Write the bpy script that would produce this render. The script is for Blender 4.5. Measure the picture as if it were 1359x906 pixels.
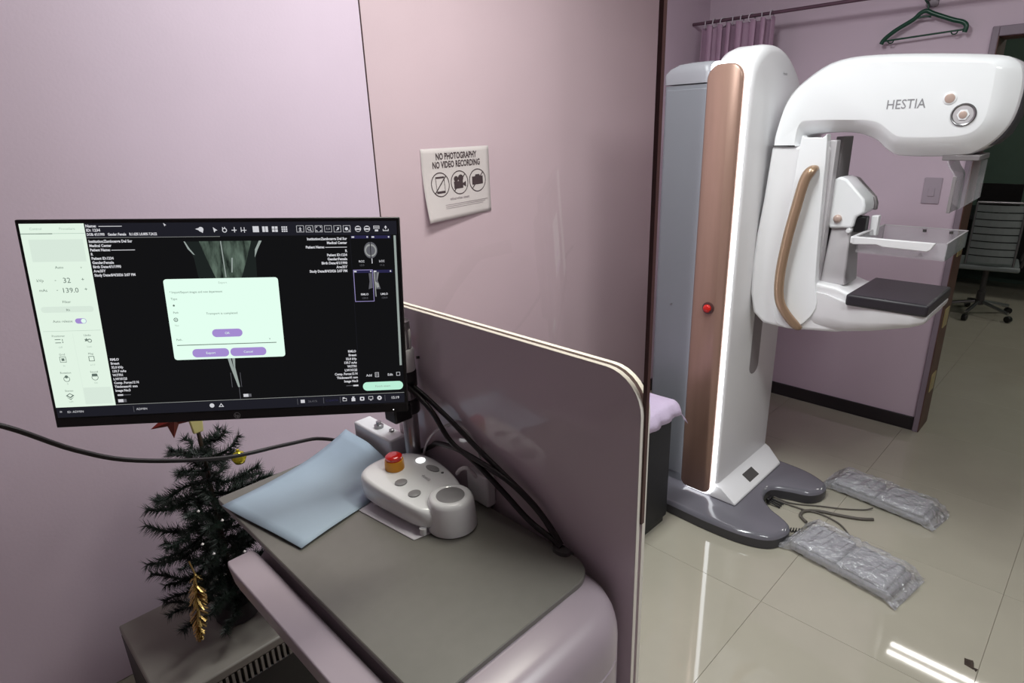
import bpy, math, random
from mathutils import Vector, Matrix
random.seed(7)
scene = bpy.context.scene
for o in list(bpy.data.objects): bpy.data.objects.remove(o, do_unlink=True)
COL = scene.collection

# ---------------------------------------------------------------- camera
cam_d = bpy.data.cameras.new('camera'); cam = bpy.data.objects.new('camera', cam_d); COL.objects.link(cam)
cam_d.sensor_width = 36.0; cam_d.lens = 815.0/1359.0*36.0; cam_d.clip_start = .02
ROT = Matrix(((0.705477678, 0.254291051, -0.661541614), (-0.707989739, 0.210145784, -0.674232363), (-0.032431075, 0.944020556, 0.328288614)))
cam.matrix_world = Matrix.Translation((0, 0, 1.6)) @ ROT.to_4x4()
scene.camera = cam
# ---------------------------------------------------------------- world, lights, exposure
w = bpy.data.worlds.new('world'); scene.world = w; w.use_nodes = True
w.node_tree.nodes['Background'].inputs[0].default_value = (.9, .85, .9, 1); w.node_tree.nodes['Background'].inputs[1].default_value = .02
vs = scene.view_settings
vs.view_transform = 'Standard'; vs.look = 'None'; vs.gamma = 1.0; vs.use_curve_mapping = False; vs.exposure = -0.38
def area(name, loc, sx, sy, power, col, rot=(0, 0, 0)):
    l = bpy.data.lights.new(name, 'AREA'); l.shape = 'RECTANGLE'; l.size = sx; l.size_y = sy; l.energy = power; l.color = col
    o = bpy.data.objects.new(name, l); COL.objects.link(o); o.location = loc; o.rotation_euler = rot; return o
LAMPS = [  # x, y, z, length in x, width in y, power, colour
    (1.30, 1.02, 2.66, 1.20, .30, 42, (.95, 1.0, .985)),
    (1.25, -.55, 2.66, .30, 1.20, 38, (.95, 1.0, .985)),
    (6.3, -1.3, 2.66, .30, 1.20, 20, (1.0, 1.0, .92)),  # added fill lamp out of view, lifts the floor beyond the doorway
]
for i, (x, y, z, sx, sy, p, c) in enumerate(LAMPS): area('ceiling_lamp_light', (x, y, z - .012), sx, sy, p, c)

# ---------------------------------------------------------------- helpers
def S(r, g, b):
    f = lambda c: (c/255/12.92) if c/255 <= .04045 else ((c/255 + .055)/1.055)**2.4
    return (f(r), f(g), f(b), 1)
MATS = {}
def mat(name, col, rough=.5, metal=0, spec=.5, noise=0, nscale=8, bump=0, bscale=60, coat=0, emit=None, estr=1, alpha=None, nstretch=None):
    m = bpy.data.materials.new(name); m.use_nodes = True; nt = m.node_tree; b = nt.nodes['Principled BSDF']
    b.inputs['Base Color'].default_value = col; b.inputs['Roughness'].default_value = rough; b.inputs['Metallic'].default_value = metal
    b.inputs['Specular IOR Level'].default_value = spec; b.inputs['Coat Weight'].default_value = coat
    tc = nt.nodes.new('ShaderNodeTexCoord')
    if noise:
        n = nt.nodes.new('ShaderNodeTexNoise'); n.inputs['Scale'].default_value = nscale; n.inputs['Detail'].default_value = 5
        if nstretch:
            mp = nt.nodes.new('ShaderNodeMapping'); mp.inputs['Scale'].default_value = nstretch
            nt.links.new(tc.outputs['Object'], mp.inputs[0]); nt.links.new(mp.outputs[0], n.inputs['Vector'])
        else: nt.links.new(tc.outputs['Object'], n.inputs['Vector'])
        r = nt.nodes.new('ShaderNodeValToRGB'); r.color_ramp.elements[0].position = .3; r.color_ramp.elements[1].position = .7
        r.color_ramp.elements[0].color = tuple(c*(1 - noise) for c in col[:3]) + (1,); r.color_ramp.elements[1].color = tuple(min(1, c*(1 + noise)) for c in col[:3]) + (1,)
        nt.links.new(n.outputs['Fac'], r.inputs[0]); nt.links.new(r.outputs[0], b.inputs['Base Color'])
    if bump:
        n2 = nt.nodes.new('ShaderNodeTexNoise'); n2.inputs['Scale'].default_value = bscale; nt.links.new(tc.outputs['Object'], n2.inputs['Vector'])
        bp = nt.nodes.new('ShaderNodeBump'); bp.inputs['Strength'].default_value = bump; bp.inputs['Distance'].default_value = .01
        nt.links.new(n2.outputs['Fac'], bp.inputs['Height']); nt.links.new(bp.outputs[0], b.inputs['Normal'])
    if emit is not None:
        b.inputs['Emission Color'].default_value = emit; b.inputs['Emission Strength'].default_value = estr
    MATS[name] = m; return m
def clear(name, tint, ior=1.5, rough=.03, milk=0, milkcol=(1, 1, 1, 1), bump=0, bscale=20, boost=1.0):
    """thin clear sheet: straight-through tinted transmission plus Fresnel gloss on the outer face"""
    m = bpy.data.materials.new(name); m.use_nodes = True; nt = m.node_tree; nt.nodes.clear()
    out = nt.nodes.new('ShaderNodeOutputMaterial'); tr = nt.nodes.new('ShaderNodeBsdfTransparent'); tr.inputs[0].default_value = tint
    gl = nt.nodes.new('ShaderNodeBsdfGlossy'); gl.inputs['Roughness'].default_value = rough
    fr = nt.nodes.new('ShaderNodeFresnel'); fr.inputs[0].default_value = ior
    ge = nt.nodes.new('ShaderNodeNewGeometry'); iv = nt.nodes.new('ShaderNodeMath'); iv.operation = 'SUBTRACT'; iv.inputs[0].default_value = 1; nt.links.new(ge.outputs['Backfacing'], iv.inputs[1])
    mu = nt.nodes.new('ShaderNodeMath'); mu.operation = 'MULTIPLY'; nt.links.new(fr.outputs[0], mu.inputs[0]); nt.links.new(iv.outputs[0], mu.inputs[1])
    m2 = nt.nodes.new('ShaderNodeMath'); m2.operation = 'MULTIPLY'; m2.use_clamp = True; nt.links.new(mu.outputs[0], m2.inputs[0]); m2.inputs[1].default_value = boost
    base = tr
    if milk:
        df = nt.nodes.new('ShaderNodeBsdfPrincipled'); df.inputs['Base Color'].default_value = milkcol; df.inputs['Roughness'].default_value = .3
        mx0 = nt.nodes.new('ShaderNodeMixShader'); mx0.inputs[0].default_value = milk; nt.links.new(tr.outputs[0], mx0.inputs[1]); nt.links.new(df.outputs[0], mx0.inputs[2]); base = mx0
    mx = nt.nodes.new('ShaderNodeMixShader'); nt.links.new(m2.outputs[0], mx.inputs[0]); nt.links.new(base.outputs[0], mx.inputs[1]); nt.links.new(gl.outputs[0], mx.inputs[2])
    nt.links.new(mx.outputs[0], out.inputs[0])
    if bump:
        tc = nt.nodes.new('ShaderNodeTexCoord'); n2 = nt.nodes.new('ShaderNodeTexNoise'); n2.inputs['Scale'].default_value = bscale; n2.inputs['Detail'].default_value = 4
        nt.links.new(tc.outputs['Object'], n2.inputs['Vector'])
        bp = nt.nodes.new('ShaderNodeBump'); bp.inputs['Strength'].default_value = bump; bp.inputs['Distance'].default_value = .02
        nt.links.new(n2.outputs['Fac'], bp.inputs['Height']); nt.links.new(bp.outputs[0], gl.inputs['Normal'])
        if milk: nt.links.new(bp.outputs[0], df.inputs['Normal'])
    MATS[name] = m; return m
def glow(name, col, strength=1):
    if name.startswith('scr_') and name not in ('scr_black', 'scr_bar'): strength *= 1.3   # display brightness against the camera exposure
    m = bpy.data.materials.new(name); m.use_nodes = True; nt = m.node_tree; nt.nodes.clear()
    out = nt.nodes.new('ShaderNodeOutputMaterial'); e = nt.nodes.new('ShaderNodeEmission'); e.inputs[0].default_value = col; e.inputs[1].default_value = strength
    nt.links.new(e.outputs[0], out.inputs[0]); MATS[name] = m; return m

class MB:
    def __init__(s): s.v = []; s.f = []
    def add(s, vs_, fs):
        n = len(s.v); s.v += [tuple(v) for v in vs_]; s.f += [tuple(n + i for i in f) for f in fs]; return s
    def box(s, x0, x1, y0, y1, z0, z1):
        return s.add([(x0, y0, z0), (x1, y0, z0), (x1, y1, z0), (x0, y1, z0), (x0, y0, z1), (x1, y0, z1), (x1, y1, z1), (x0, y1, z1)],
                     [(0, 3, 2, 1), (4, 5, 6, 7), (0, 1, 5, 4), (1, 2, 6, 5), (2, 3, 7, 6), (3, 0, 4, 7)])
    def loft(s, rings, cap=True, closed=True):
        n = len(rings[0]); base = len(s.v)
        for r in rings: s.v += [tuple(p) for p in r]
        for k in range(len(rings) - 1):
            a, b = base + k*n, base + (k + 1)*n
            for i in range(n if closed else n - 1):
                j = (i + 1) % n; s.f.append((a + i, a + j, b + j, b + i))
        if cap and closed:
            s.f.append(tuple(base + i for i in reversed(range(n)))); s.f.append(tuple(base + (len(rings) - 1)*n + i for i in range(n)))
        return s
    def tube(s, pts, r, n=8, flat=1.0, cap=True, radii=None, up=None):
        pts = [Vector(p) for p in pts]; rings = []; prev = None
        for i, p in enumerate(pts):
            t = (pts[min(i + 1, len(pts) - 1)] - pts[max(i - 1, 0)]).normalized()
            if prev is None:
                a = Vector(up) if up else (Vector((0, 0, 1)) if abs(t.z) < .9 else Vector((1, 0, 0)))
            else: a = prev
            u = (a - t*a.dot(t)).normalized(); v = t.cross(u); prev = u
            rr = radii[i] if radii else r
            rings.append([p + u*(rr*math.cos(2*math.pi*k/n)) + v*(rr*flat*math.sin(2*math.pi*k/n)) for k in range(n)])
        return s.loft(rings, cap)
    def lathe(s, cx_, cy_, prof, n=24, cap=True):
        return s.loft([[(cx_ + r*math.cos(2*math.pi*k/n), cy_ + r*math.sin(2*math.pi*k/n), z) for k in range(n)] for r, z in prof], cap)
    def prism(s, poly, axis, a, b):   # poly in the two other axes (in order), extruded along axis from a to b
        def P(q, t): return {'x': (t, q[0], q[1]), 'y': (q[0], t, q[1]), 'z': (q[0], q[1], t)}[axis]
        return s.loft([[P(q, a) for q in poly], [P(q, b) for q in poly]])
    def xf(s, M):
        s.v = [tuple(M @ Vector(v)) for v in s.v]; return s
    def mesh(s, name, m=None, smooth=None):
        me = bpy.data.meshes.new(name); me.from_pydata(s.v, [], s.f)
        import bmesh
        bm = bmesh.new(); bm.from_mesh(me); bmesh.ops.recalc_face_normals(bm, faces=bm.faces); bm.to_mesh(me); bm.free()
        if m: me.materials.append(MATS[m] if isinstance(m, str) else m)
        if smooth is not None:
            for p in me.polygons: p.use_smooth = True
            me.set_sharp_from_angle(angle=math.radians(smooth))
        return me
    def build(s, name, m, parent=None, bevel=0, seg=2, smooth=None, local=False, subsurf=0, limit=30):
        me = s.mesh(name, m, smooth if smooth is not None else (35 if bevel else None))
        return link(name, me, parent, bevel, seg, local, subsurf, limit)
WORLD = {}
def link(name, me, parent=None, bevel=0, seg=2, local=False, subsurf=0, limit=30):
    o = bpy.data.objects.new(name, me); COL.objects.link(o)
    if parent is not None:
        o.parent = parent; pw = WORLD.get(parent.name, Matrix.Identity(4))
        if local: WORLD[o.name] = pw.copy()
        else: o.matrix_parent_inverse = pw.inverted(); WORLD[o.name] = Matrix.Identity(4)
    else: WORLD[o.name] = Matrix.Identity(4)
    if bevel:
        b = o.modifiers.new('bevel', 'BEVEL'); b.width = bevel; b.segments = seg; b.limit_method = 'ANGLE'; b.angle_limit = math.radians(limit); b.harden_normals = False
    if subsurf:
        ss = o.modifiers.new('sub', 'SUBSURF'); ss.levels = subsurf; ss.render_levels = subsurf
    return o
def thing(name, label, cat, loc=(0, 0, 0), rotz=0, group=None, M=None):
    o = bpy.data.objects.new(name, None); COL.objects.link(o); o.empty_display_size = .05
    mm = M if M is not None else Matrix.Translation(loc) @ Matrix.Rotation(rotz, 4, 'Z')
    o.matrix_basis = mm; WORLD[o.name] = mm.copy(); return tag(o, label, cat, group)
def tag(o, label, cat, group=None):
    o['label'] = label; o['category'] = cat
    if group: o['group'] = group
    return o
def struct(o): o['kind'] = 'structure'; return o
def crom(pts, n=6, closed=True):
    """Catmull-Rom resample"""
    out = []; L = len(pts); D = len(pts[0])
    for i in range(L if closed else L - 1):
        g = lambda k: pts[k % L] if closed else pts[max(0, min(L - 1, k))]
        p0, p1, p2, p3 = g(i - 1), g(i), g(i + 1), g(i + 2)
        for k in range(n):
            t = k/n
            out.append(tuple(.5*(2*p1[d] + (p2[d] - p0[d])*t + (2*p0[d] - 5*p1[d] + 4*p2[d] - p3[d])*t*t + (3*p1[d] - p0[d] - 3*p2[d] + p3[d])*t**3) for d in range(D)))
    if not closed: out.append(tuple(pts[-1]))
    return out
def rrect(x0, x1, y0, y1, r, n=6, off=0):
    """rounded rectangle; r single or four radii (x0y0, x1y0, x1y1, x0y1)"""
    rs = [r]*4 if not isinstance(r, (list, tuple)) else r
    x0 += off; y0 += off; x1 -= off; y1 -= off; out = []
    for (cx_, cy_, sx, sy, a0), rr in zip(((x0, y0, 1, 1, 180), (x1, y0, -1, 1, 270), (x1, y1, -1, -1, 0), (x0, y1, 1, -1, 90)), rs):
        rr = max(rr - off, .0008)
        for k in range(n + 1):
            a = math.radians(a0 + 90*k/n); out.append((cx_ + sx*rr + rr*math.cos(a), cy_ + sy*rr + rr*math.sin(a)))
    return out
_dg = None
def text_mesh(txt, size, bold=0, align='LEFT'):
    c = bpy.data.curves.new('txt', 'FONT'); c.body = txt; c.size = size; c.align_x = align; c.offset = bold; c.resolution_u = 2
    o = bpy.data.objects.new('txt', c); COL.objects.link(o)
    dg = bpy.context.evaluated_depsgraph_get(); me = bpy.data.meshes.new_from_object(o.evaluated_get(dg))
    vs_ = [tuple(v.co) for v in me.vertices]; fs = [tuple(p.vertices) for p in me.polygons]
    bpy.data.objects.remove(o, do_unlink=True); bpy.data.curves.remove(c); bpy.data.meshes.remove(me)
    return vs_, fs
def put_text(mb, txt, size, org, xd, yd, bold=0, align='LEFT', sx=1.0):
    vs_, fs = text_mesh(txt, size, bold, align); org, xd, yd = Vector(org), Vector(xd), Vector(yd)
    mb.add([org + xd*(v[0]*sx) + yd*v[1] for v in vs_], fs)
def flat_mesh(mb, name, m):   # text and print: keep as built
    me = bpy.data.meshes.new(name); me.from_pydata(mb.v, [], mb.f); me.materials.append(MATS[m]); return me

# ---------------------------------------------------------------- materials
mat('lilac_wall', S(214, 193, 208), .55, noise=.025, nscale=3, bump=.03, bscale=120)
mat('ceiling_white', S(196, 193, 192), .8, noise=.02)
mat('cream_wall', S(235, 225, 210), .6, noise=.02)
mat('green_wall', S(92, 114, 102), .7, noise=.05)
mat('baseboard_dark', S(34, 28, 32), .35, noise=.1)
mat('tile', S(176, 170, 155), .035, spec=.8, noise=.035, nscale=4)
mat('grout', S(150, 141, 127), .8, noise=.1)
mat('casing', S(140, 125, 138), .5, noise=.04)
mat('jamb_brown', S(92, 58, 50), .45, noise=.15, nscale=6, nstretch=(12, 12, 1))
mat('brass', S(196, 178, 130), .35, metal=.6, noise=.1)
mat('white_plastic', S(226, 224, 226), .28, noise=.008)
mat('white_gloss', S(236, 236, 238), .16, noise=.006, coat=.3)
mat('lilac_plastic', S(168, 154, 163), .3, noise=.01)
mat('desk_grey', S(114, 111, 105), .36, metal=0, noise=.03, nscale=40)
mat('desk_dark', S(96, 84, 90), .5, noise=.05)
mat('board_face', S(214, 198, 207), .09, noise=.02, nscale=3, coat=.3)
mat('board_edge', S(238, 232, 222), .35, noise=.01)
mat('brown_edge', S(78, 48, 46), .4, noise=.08)
clear('lead_glass', (.992, .964, .915, 1), ior=1.55, rough=.01, boost=1.1)
mat('black_plastic', S(16, 15, 17), .35, noise=.05)
mat('black_rubber', S(14, 12, 14), .5, noise=.05)
mat('chrome', S(150, 148, 150), .28, metal=.9, noise=.04)
mat('grey_button', S(138, 136, 138), .45, noise=.03)
mat('yellow', S(222, 150, 30), .35, noise=.03)
mat('red', S(205, 30, 22), .2, noise=.05, coat=.4)
mat('blue_sheet', S(160, 176, 192), .7, noise=.03, nscale=14, bump=.15, bscale=12)
mat('paper', S(216, 210, 216), .7, noise=.015, nscale=20)
mat('ink', S(62, 48, 54), .7, noise=.05)
mat('ink_light', S(150, 140, 148), .7, noise=.05)
mat('grey_metal', S(124, 126, 132), .4, metal=.1, noise=.02, nscale=2)
mat('cap_grey', S(138, 137, 143), .4, noise=.02)
mat('base_grey', S(112, 110, 118), .14, noise=.02, coat=.5)
mat('base_side', S(62, 60, 64), .4, noise=.03)
mat('copper', S(158, 126, 112), .34, metal=.35, noise=.06, nscale=5, nstretch=(6, 6, .6))
mat('gold_copper', S(164, 136, 112), .28, metal=.45, noise=.04)
mat('copper_button', S(182, 158, 148), .35, metal=.1, noise=.05)
mat('shaft_grey', S(186, 181, 184), .3, metal=0, noise=.03)
mat('rail_grey', S(138, 132, 134), .3, metal=.15, noise=.05)
mat('text_grey', S(140, 138, 142), .4, noise=.03)
mat('dark_grey', S(70, 66, 66), .45, noise=.05)
mat('carbon', S(40, 36, 42), .42, noise=.08, nscale=90)
clear('clear_acrylic', (.95, .945, .95, 1), ior=1.45, rough=.04, milk=.14, milkcol=S(235, 235, 238), boost=1.5)
clear('wrap', (.93, .93, .94, 1), ior=1.5, rough=.12, milk=.26, milkcol=S(230, 230, 234), bump=1.0, bscale=34, boost=3.0)
mat('pedal_grey', S(165, 165, 170), .5, noise=.04)
mat('cable_grey', S(92, 86, 80), .5, noise=.05)
mat('cable_black', S(22, 13, 15), .42, noise=.1)
mat('cable_white', S(205, 198, 202), .4, noise=.03)
mat('black_wood', S(20, 19, 24), .6, noise=.2, nscale=30)
mat('lilac_cloth', S(205, 188, 214), .8, noise=.04, bump=.2, bscale=80)
mat('curtain_cloth', S(186, 152, 176), .8, noise=.06, bump=.2, bscale=100)
mat('rod_metal', S(110, 82, 96), .4, metal=.4, noise=.05)
mat('ring_white', S(215, 205, 215), .4, noise=.03)
mat('green_plastic', S(22, 70, 52), .3, noise=.06)
mat('hook_metal', S(110, 100, 106), .3, metal=.8, noise=.05)
mat('switch_plate', S(180, 165, 178), .4, noise=.02)
mat('needle', S(20, 34, 25), .5, noise=.4, nscale=30)
mat('trunk', S(60, 46, 36), .8, noise=.2, nscale=40)
mat('tinsel', S(200, 168, 104), .22, metal=.85, noise=.2, nscale=60)
mat('gold_ball', S(214, 200, 60), .15, metal=.7, noise=.05)
mat('star_red', S(110, 32, 28), .35, noise=.15, nscale=50)
mat('ribbon_cream', S(214, 204, 140), .5, noise=.06)
mat('silver_bit', S(205, 198, 196), .3, metal=.3, noise=.05)
mat('heater_grey', S(140, 134, 126), .5, noise=.04)
mat('heater_dark', S(40, 36, 36), .5, noise=.06)
mat('chair_mesh', S(128, 134, 134), .6, noise=.05)
mat('debris_brown', S(66, 54, 46), .8, noise=.3, nscale=80)
glow('led', (.95, .97, 1, 1), 6.0)
glow('led_small', (1, 1, 1, 1), 3.0)
glow('tube_light', (1, .97, .92, 1), 32.0)
glow('lamp_panel', (1, .96, .92, 1), 3.0)
glow('scr_black', (.0085, .0085, .0095, 1)); glow('scr_bar', (.018, .018, .026, 1)); glow('scr_panel', S(226, 243, 228)); glow('scr_tile', S(216, 232, 219))
glow('scr_dialog', S(228, 255, 240)); glow('scr_text', S(205, 205, 210)); glow('scr_dim', S(96, 96, 102)); glow('scr_ink', S(96, 112, 104)); glow('scr_inkl', S(170, 188, 176))
glow('scr_flank', S(30, 35, 34)); glow('scr_purple', S(164, 140, 208)); glow('scr_navy', S(42, 40, 74)); glow('scr_mint', S(186, 238, 214)); glow('scr_grey', S(150, 160, 156)); glow('scr_violet', S(150, 140, 190)); glow('scr_line', S(150, 152, 150))
def xray_mat():
    m = bpy.data.materials.new('scr_xray'); m.use_nodes = True; nt = m.node_tree; nt.nodes.clear()
    out = nt.nodes.new('ShaderNodeOutputMaterial'); e = nt.nodes.new('ShaderNodeEmission'); tc = nt.nodes.new('ShaderNodeTexCoord')
    mp = nt.nodes.new('ShaderNodeMapping'); mp.inputs['Scale'].default_value = (90, 25, 25); n = nt.nodes.new('ShaderNodeTexNoise'); n.inputs['Detail'].default_value = 6; n.inputs['Scale'].default_value = 1.0
    r = nt.nodes.new('ShaderNodeValToRGB'); r.color_ramp.elements[0].position = .35; r.color_ramp.elements[0].color = S(24, 30, 28); r.color_ramp.elements[1].position = .72; r.color_ramp.elements[1].color = S(120, 140, 126)
    nt.links.new(tc.outputs['Object'], mp.inputs[0]); nt.links.new(mp.outputs[0], n.inputs['Vector']); nt.links.new(n.outputs['Fac'], r.inputs[0]); nt.links.new(r.outputs[0], e.inputs[0]); nt.links.new(e.outputs[0], out.inputs[0])
    MATS['scr_xray'] = m
xray_mat()

# ================================================================ THE SETTING
WY, FX, CZ = 1.95, 3.58, 2.75
floor = struct(MB().box(-3.1, 7.8, -4.1, 2.2, -.12, -.004).build('floor', 'grout'))
def tile_mesh():
    g, c, h = .2995, .0006, 0.0
    r0 = [(-g, -g, -.008), (g, -g, -.008), (g, g, -.008), (-g, g, -.008)]; r1 = [(x, y, h - c) for x, y, _ in r0]; r2 = [(x*(g - c)/g, y*(g - c)/g, h) for x, y, _ in r0]
    return MB().loft([r0, r1, r2]).mesh('tile', 'tile')
tm = tile_mesh()
for i in range(-8, 10):
    for j in range(-7, 3):
        x, y = 1.815 + .3 + .6*i, .645 - .3 + .6*j
        if not (-3.2 < x < 7.9 and -4.2 < y < 2.2): continue
        if x > 3.9 and y < -2.6: continue
        o = bpy.data.objects.new('tile', tm); COL.objects.link(o); o.parent = floor; o.location = (x, y, 0)
struct(MB().box(-3.0, FX + .02, WY, WY + .12, 0, CZ).build('wall_left', 'lilac_wall'))
DY0, DY1, DZ = -.36, .572, 1.90   # door opening
wf = MB(); wf.box(FX, FX + .12, DY1 + .012, WY + .12, 0, CZ).box(FX, FX + .12, DY0, DY1 + .012, DZ + .012, CZ).box(FX, FX + .12, -4.0, DY0, 0, CZ)
struct(wf.build('wall_far', 'lilac_wall'))
struct(MB().box(-3.12, -3.0, -4.0, WY + .12, 0, CZ).build('wall_back', 'lilac_wall'))
struct(MB().box(-3.12, FX + .12, -4.12, -4.0, 0, CZ).build('wall_right', 'lilac_wall'))
struct(MB().box(-3.12, 7.8, -4.12, 2.2, CZ, CZ + .1).build('ceiling', 'ceiling_white'))
struct(MB().box(7.6, 7.72, -2.42, 2.2, 0, CZ).build('wall_next_room_far', 'green_wall'))
struct(MB().box(FX + .12, 7.6, 2.07, 2.2, 0, CZ).build('wall_next_room_left', 'green_wall'))
struct(MB().box(FX + .12, 7.6, -2.42, -2.3, 0, CZ).build('wall_next_room_right', 'green_wall'))
struct(MB().box(FX - .012, FX, DY1 + .031, WY, 0, .075).build('baseboard_far', 'baseboard_dark', bevel=.002))
struct(MB().box(.2, FX, WY - .012, WY, 0, .075).build('baseboard_left', 'baseboard_dark', bevel=.002))
# door frame: grey casing round the opening, brown jamb lining, brass hinge leaves
door = struct(MB().box(FX - .018, FX + .165, DY1, DY1 + .012, 0, DZ + .02).box(FX - .002, FX + .13, DY0 - .02, DY0, 0, DZ + .02).box(FX - .002, FX + .13, DY0, DY1, DZ, DZ + .02).build('door_1', 'jamb_brown', bevel=.002))
MB().box(FX - .02, FX, DY1 + .004, DY1 + .030, 0, DZ + .045).build('casing', 'casing', door, bevel=.003)
MB().box(FX - .02, FX, DY0 - .055, DY0 - .005, 0, DZ + .055).build('casing', 'casing', door, bevel=.003)
MB().box(FX - .02, FX, DY0 - .005, DY1 + .004, DZ + .005, DZ + .045).build('casing', 'casing', door, bevel=.003)
for z in (.265, .62, .985):
    MB().box(FX + .035, FX + .12, DY1 - .004, DY1 + .001, z - .05, z + .05).build('hinge_leaf', 'brass', door, bevel=.001)

# dark door added out of view, shaping the reflection in the shield glass
d2 = struct(MB().box(-3.0, -2.955, .90, 1.80, 0, 2.10).build('unseen_door', 'jamb_brown', bevel=.004))
MB().tube([(-2.955, .97, 1.0), (-2.91, .97, 1.0), (-2.90, 1.06, 1.0)], .009, 8).build('unseen_door_handle', 'chrome', d2, smooth=60)

# ================================================================ CEILING LAMPS
def ceiling_lamp(x, y, z, sx, sy, label, m='lamp_panel'):
    t = thing('ceiling_lamp', label, 'lamp', (x, y, z))
    MB().box(x - sx/2 - .03, x + sx/2 + .03, y - sy/2 - .03, y + sy/2 + .03, z, CZ).build('housing', 'white_plastic', t, bevel=.004)
    for k in (-1, 1):
        MB().tube([(x - sx/2, y + k*sy*.25, z - .004), (x + sx/2, y + k*sy*.25, z - .004)] if sx > sy else [(x + k*sx*.25, y - sy/2, z - .004), (x + k*sx*.25, y + sy/2, z - .004)], .014, 10).build('tube', m, t)
ceiling_lamp(1.30, 1.02, 2.67, 1.2, .30, 'white ceiling lamp with two tubes above the console desk')
ceiling_lamp(1.25, -.55, 2.67, .30, 1.2, 'white ceiling lamp with two tubes above the exam room floor')
ceiling_lamp(6.3, -1.3, 2.67, .30, 1.2, 'added white ceiling lamp out of view, brightening the room beyond the doorway')  # fixture for the added lamp that brightens the next room
ceiling_lamp(5.05, .1, 2.67, .22, 1.2, 'twin tube ceiling lamp in the dark room beyond the doorway', 'tube_light')

# ================================================================ MAMMOGRAPHY MACHINE
mach = thing('mammography_machine', 'white and copper mammography machine with glowing light strip and C-shaped arm', 'medical machine', (2.42, 1.1, 0))
base_o = [(2.07, 1.60), (2.06, 1.35), (2.055, 1.17), (2.05, .98), (2.062, .84), (2.10, .748), (2.165, .712), (2.23, .715), (2.268, .76), (2.30, .82), (2.365, .882), (2.45, .888), (2.49, .82), (2.515, .75), (2.565, .715), (2.63, .715), (2.668, .755), (2.70, .84), (2.712, .98), (2.718, 1.2), (2.72, 1.45), (2.70, 1.60)]
bo = crom(base_o, 5)
def off_poly(p, d):
    n = len(p); out = []
    for i in range(n):
        a, b = Vector(p[i - 1]), Vector(p[(i + 1) % n]); t = (b - a).normalized(); out.append((p[i][0] - t.y*d, p[i][1] + t.x*d))
    return out
sgn = 1
area2 = sum(bo[i][0]*bo[(i + 1) % len(bo)][1] - bo[(i + 1) % len(bo)][0]*bo[i][1] for i in range(len(bo)))
if area2 < 0: sgn = -1
R3 = lambda p, z: [(q[0], q[1], z) for q in p]
MB().loft([R3(off_poly(bo, sgn*.004), 0), R3(bo, .004), R3(bo, .042)]).build('base_skirt', 'base_side', mach, smooth=40)
MB().loft([R3(bo, .042), R3(off_poly(bo, sgn*.003), .05), R3(off_poly(bo, sgn*.010), .057), R3(off_poly(bo, sgn*.022), .061)]).build('base', 'base_grey', mach, smooth=60)
# column: front outline in X,Z, extruded along Y with rounded edges
CFY, CBY = 1.03, 1.195
col_prof = [(2.205, .06), (2.203, .9), (2.204, 1.62), (2.212, 1.755), (2.245, 1.81), (2.31, 1.845), (2.39, 1.853), (2.48, 1.84), (2.57, 1.80), (2.65, 1.745), (2.70, 1.67), (2.722, 1.56), (2.725, .9), (2.725, .06)]
cp = [col_prof[0], col_prof[1]] + crom(col_prof[2:12], 4, False) + [col_prof[12], col_prof[13]]
cxm = 2.465
def shrink(p, d):
    return [(x + (d if x < cxm else -d)*min(1, abs(x - cxm)/.2), z - (d if z > 1.5 else 0)*min(1, max(0, (z - 1.5)/.25))) for x, z in p]
rings = []
for y, d in ((CFY, .03), (CFY + .006, .014), (CFY + .018, .004), (CFY + .04, 0), (CBY - .05, 0), (CBY - .02, .008), (CBY, .03)):
    rings.append([(x, y, z) for x, z in shrink(cp, d)])
MB().loft(rings).build('column', 'white_plastic', mach, smooth=50)
# copper side panel with rounded ends, light strip around it
def yz_rr(y0, y1, z0, z1, r, off=0): return rrect(y0, y1, z0, z1, r, 6, off)
pan = yz_rr(1.050, 1.184, .078, 1.788, [.03, .03, .05, .05])
MB().loft([[(2.197, y, z) for y, z in pan], [(2.186, y, z) for y, z in pan], [(2.181, y, z) for y, z in yz_rr(1.050, 1.184, .078, 1.788, [.03, .03, .05, .05], .006)]]).build('copper_panel', 'copper', mach, smooth=50)
ledo = yz_rr(1.037, 1.180, .068, 1.799, [.04, .02, .02, .066]); ledi = yz_rr(1.049, 1.172, .077, 1.789, [.03, .015, .015, .05])
led = MB(); n = len(ledo)
ra = [(2.210, y, z) for y, z in ledi]; rb = [(2.1975, y, z) for y, z in ledi]; rc = [(2.1995, y, z) for y, z in ledo]; rd = [(2.210, y, z) for y, z in ledo]
led.loft([ra, rb, rc, rd, ra], cap=False); led.build('light_strip', 'led', mach, smooth=40)
es = MB()
es.v = []; es.lathe(0, 0, [(.024, 0), (.024, .004), (.020, .006)], 20)
ESM = Matrix.Translation((2.181, 1.112, .905)) @ Matrix.Rotation(-math.pi/2, 4, 'Y')
es.xf(ESM).build('button_collar', 'brown_edge', mach, smooth=40)
MB().lathe(0, 0, [(.015, .004), (.016, .014), (.013, .018), (.003, .019)], 18).xf(ESM).build('emergency_button', 'red', mach, smooth=60)
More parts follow.
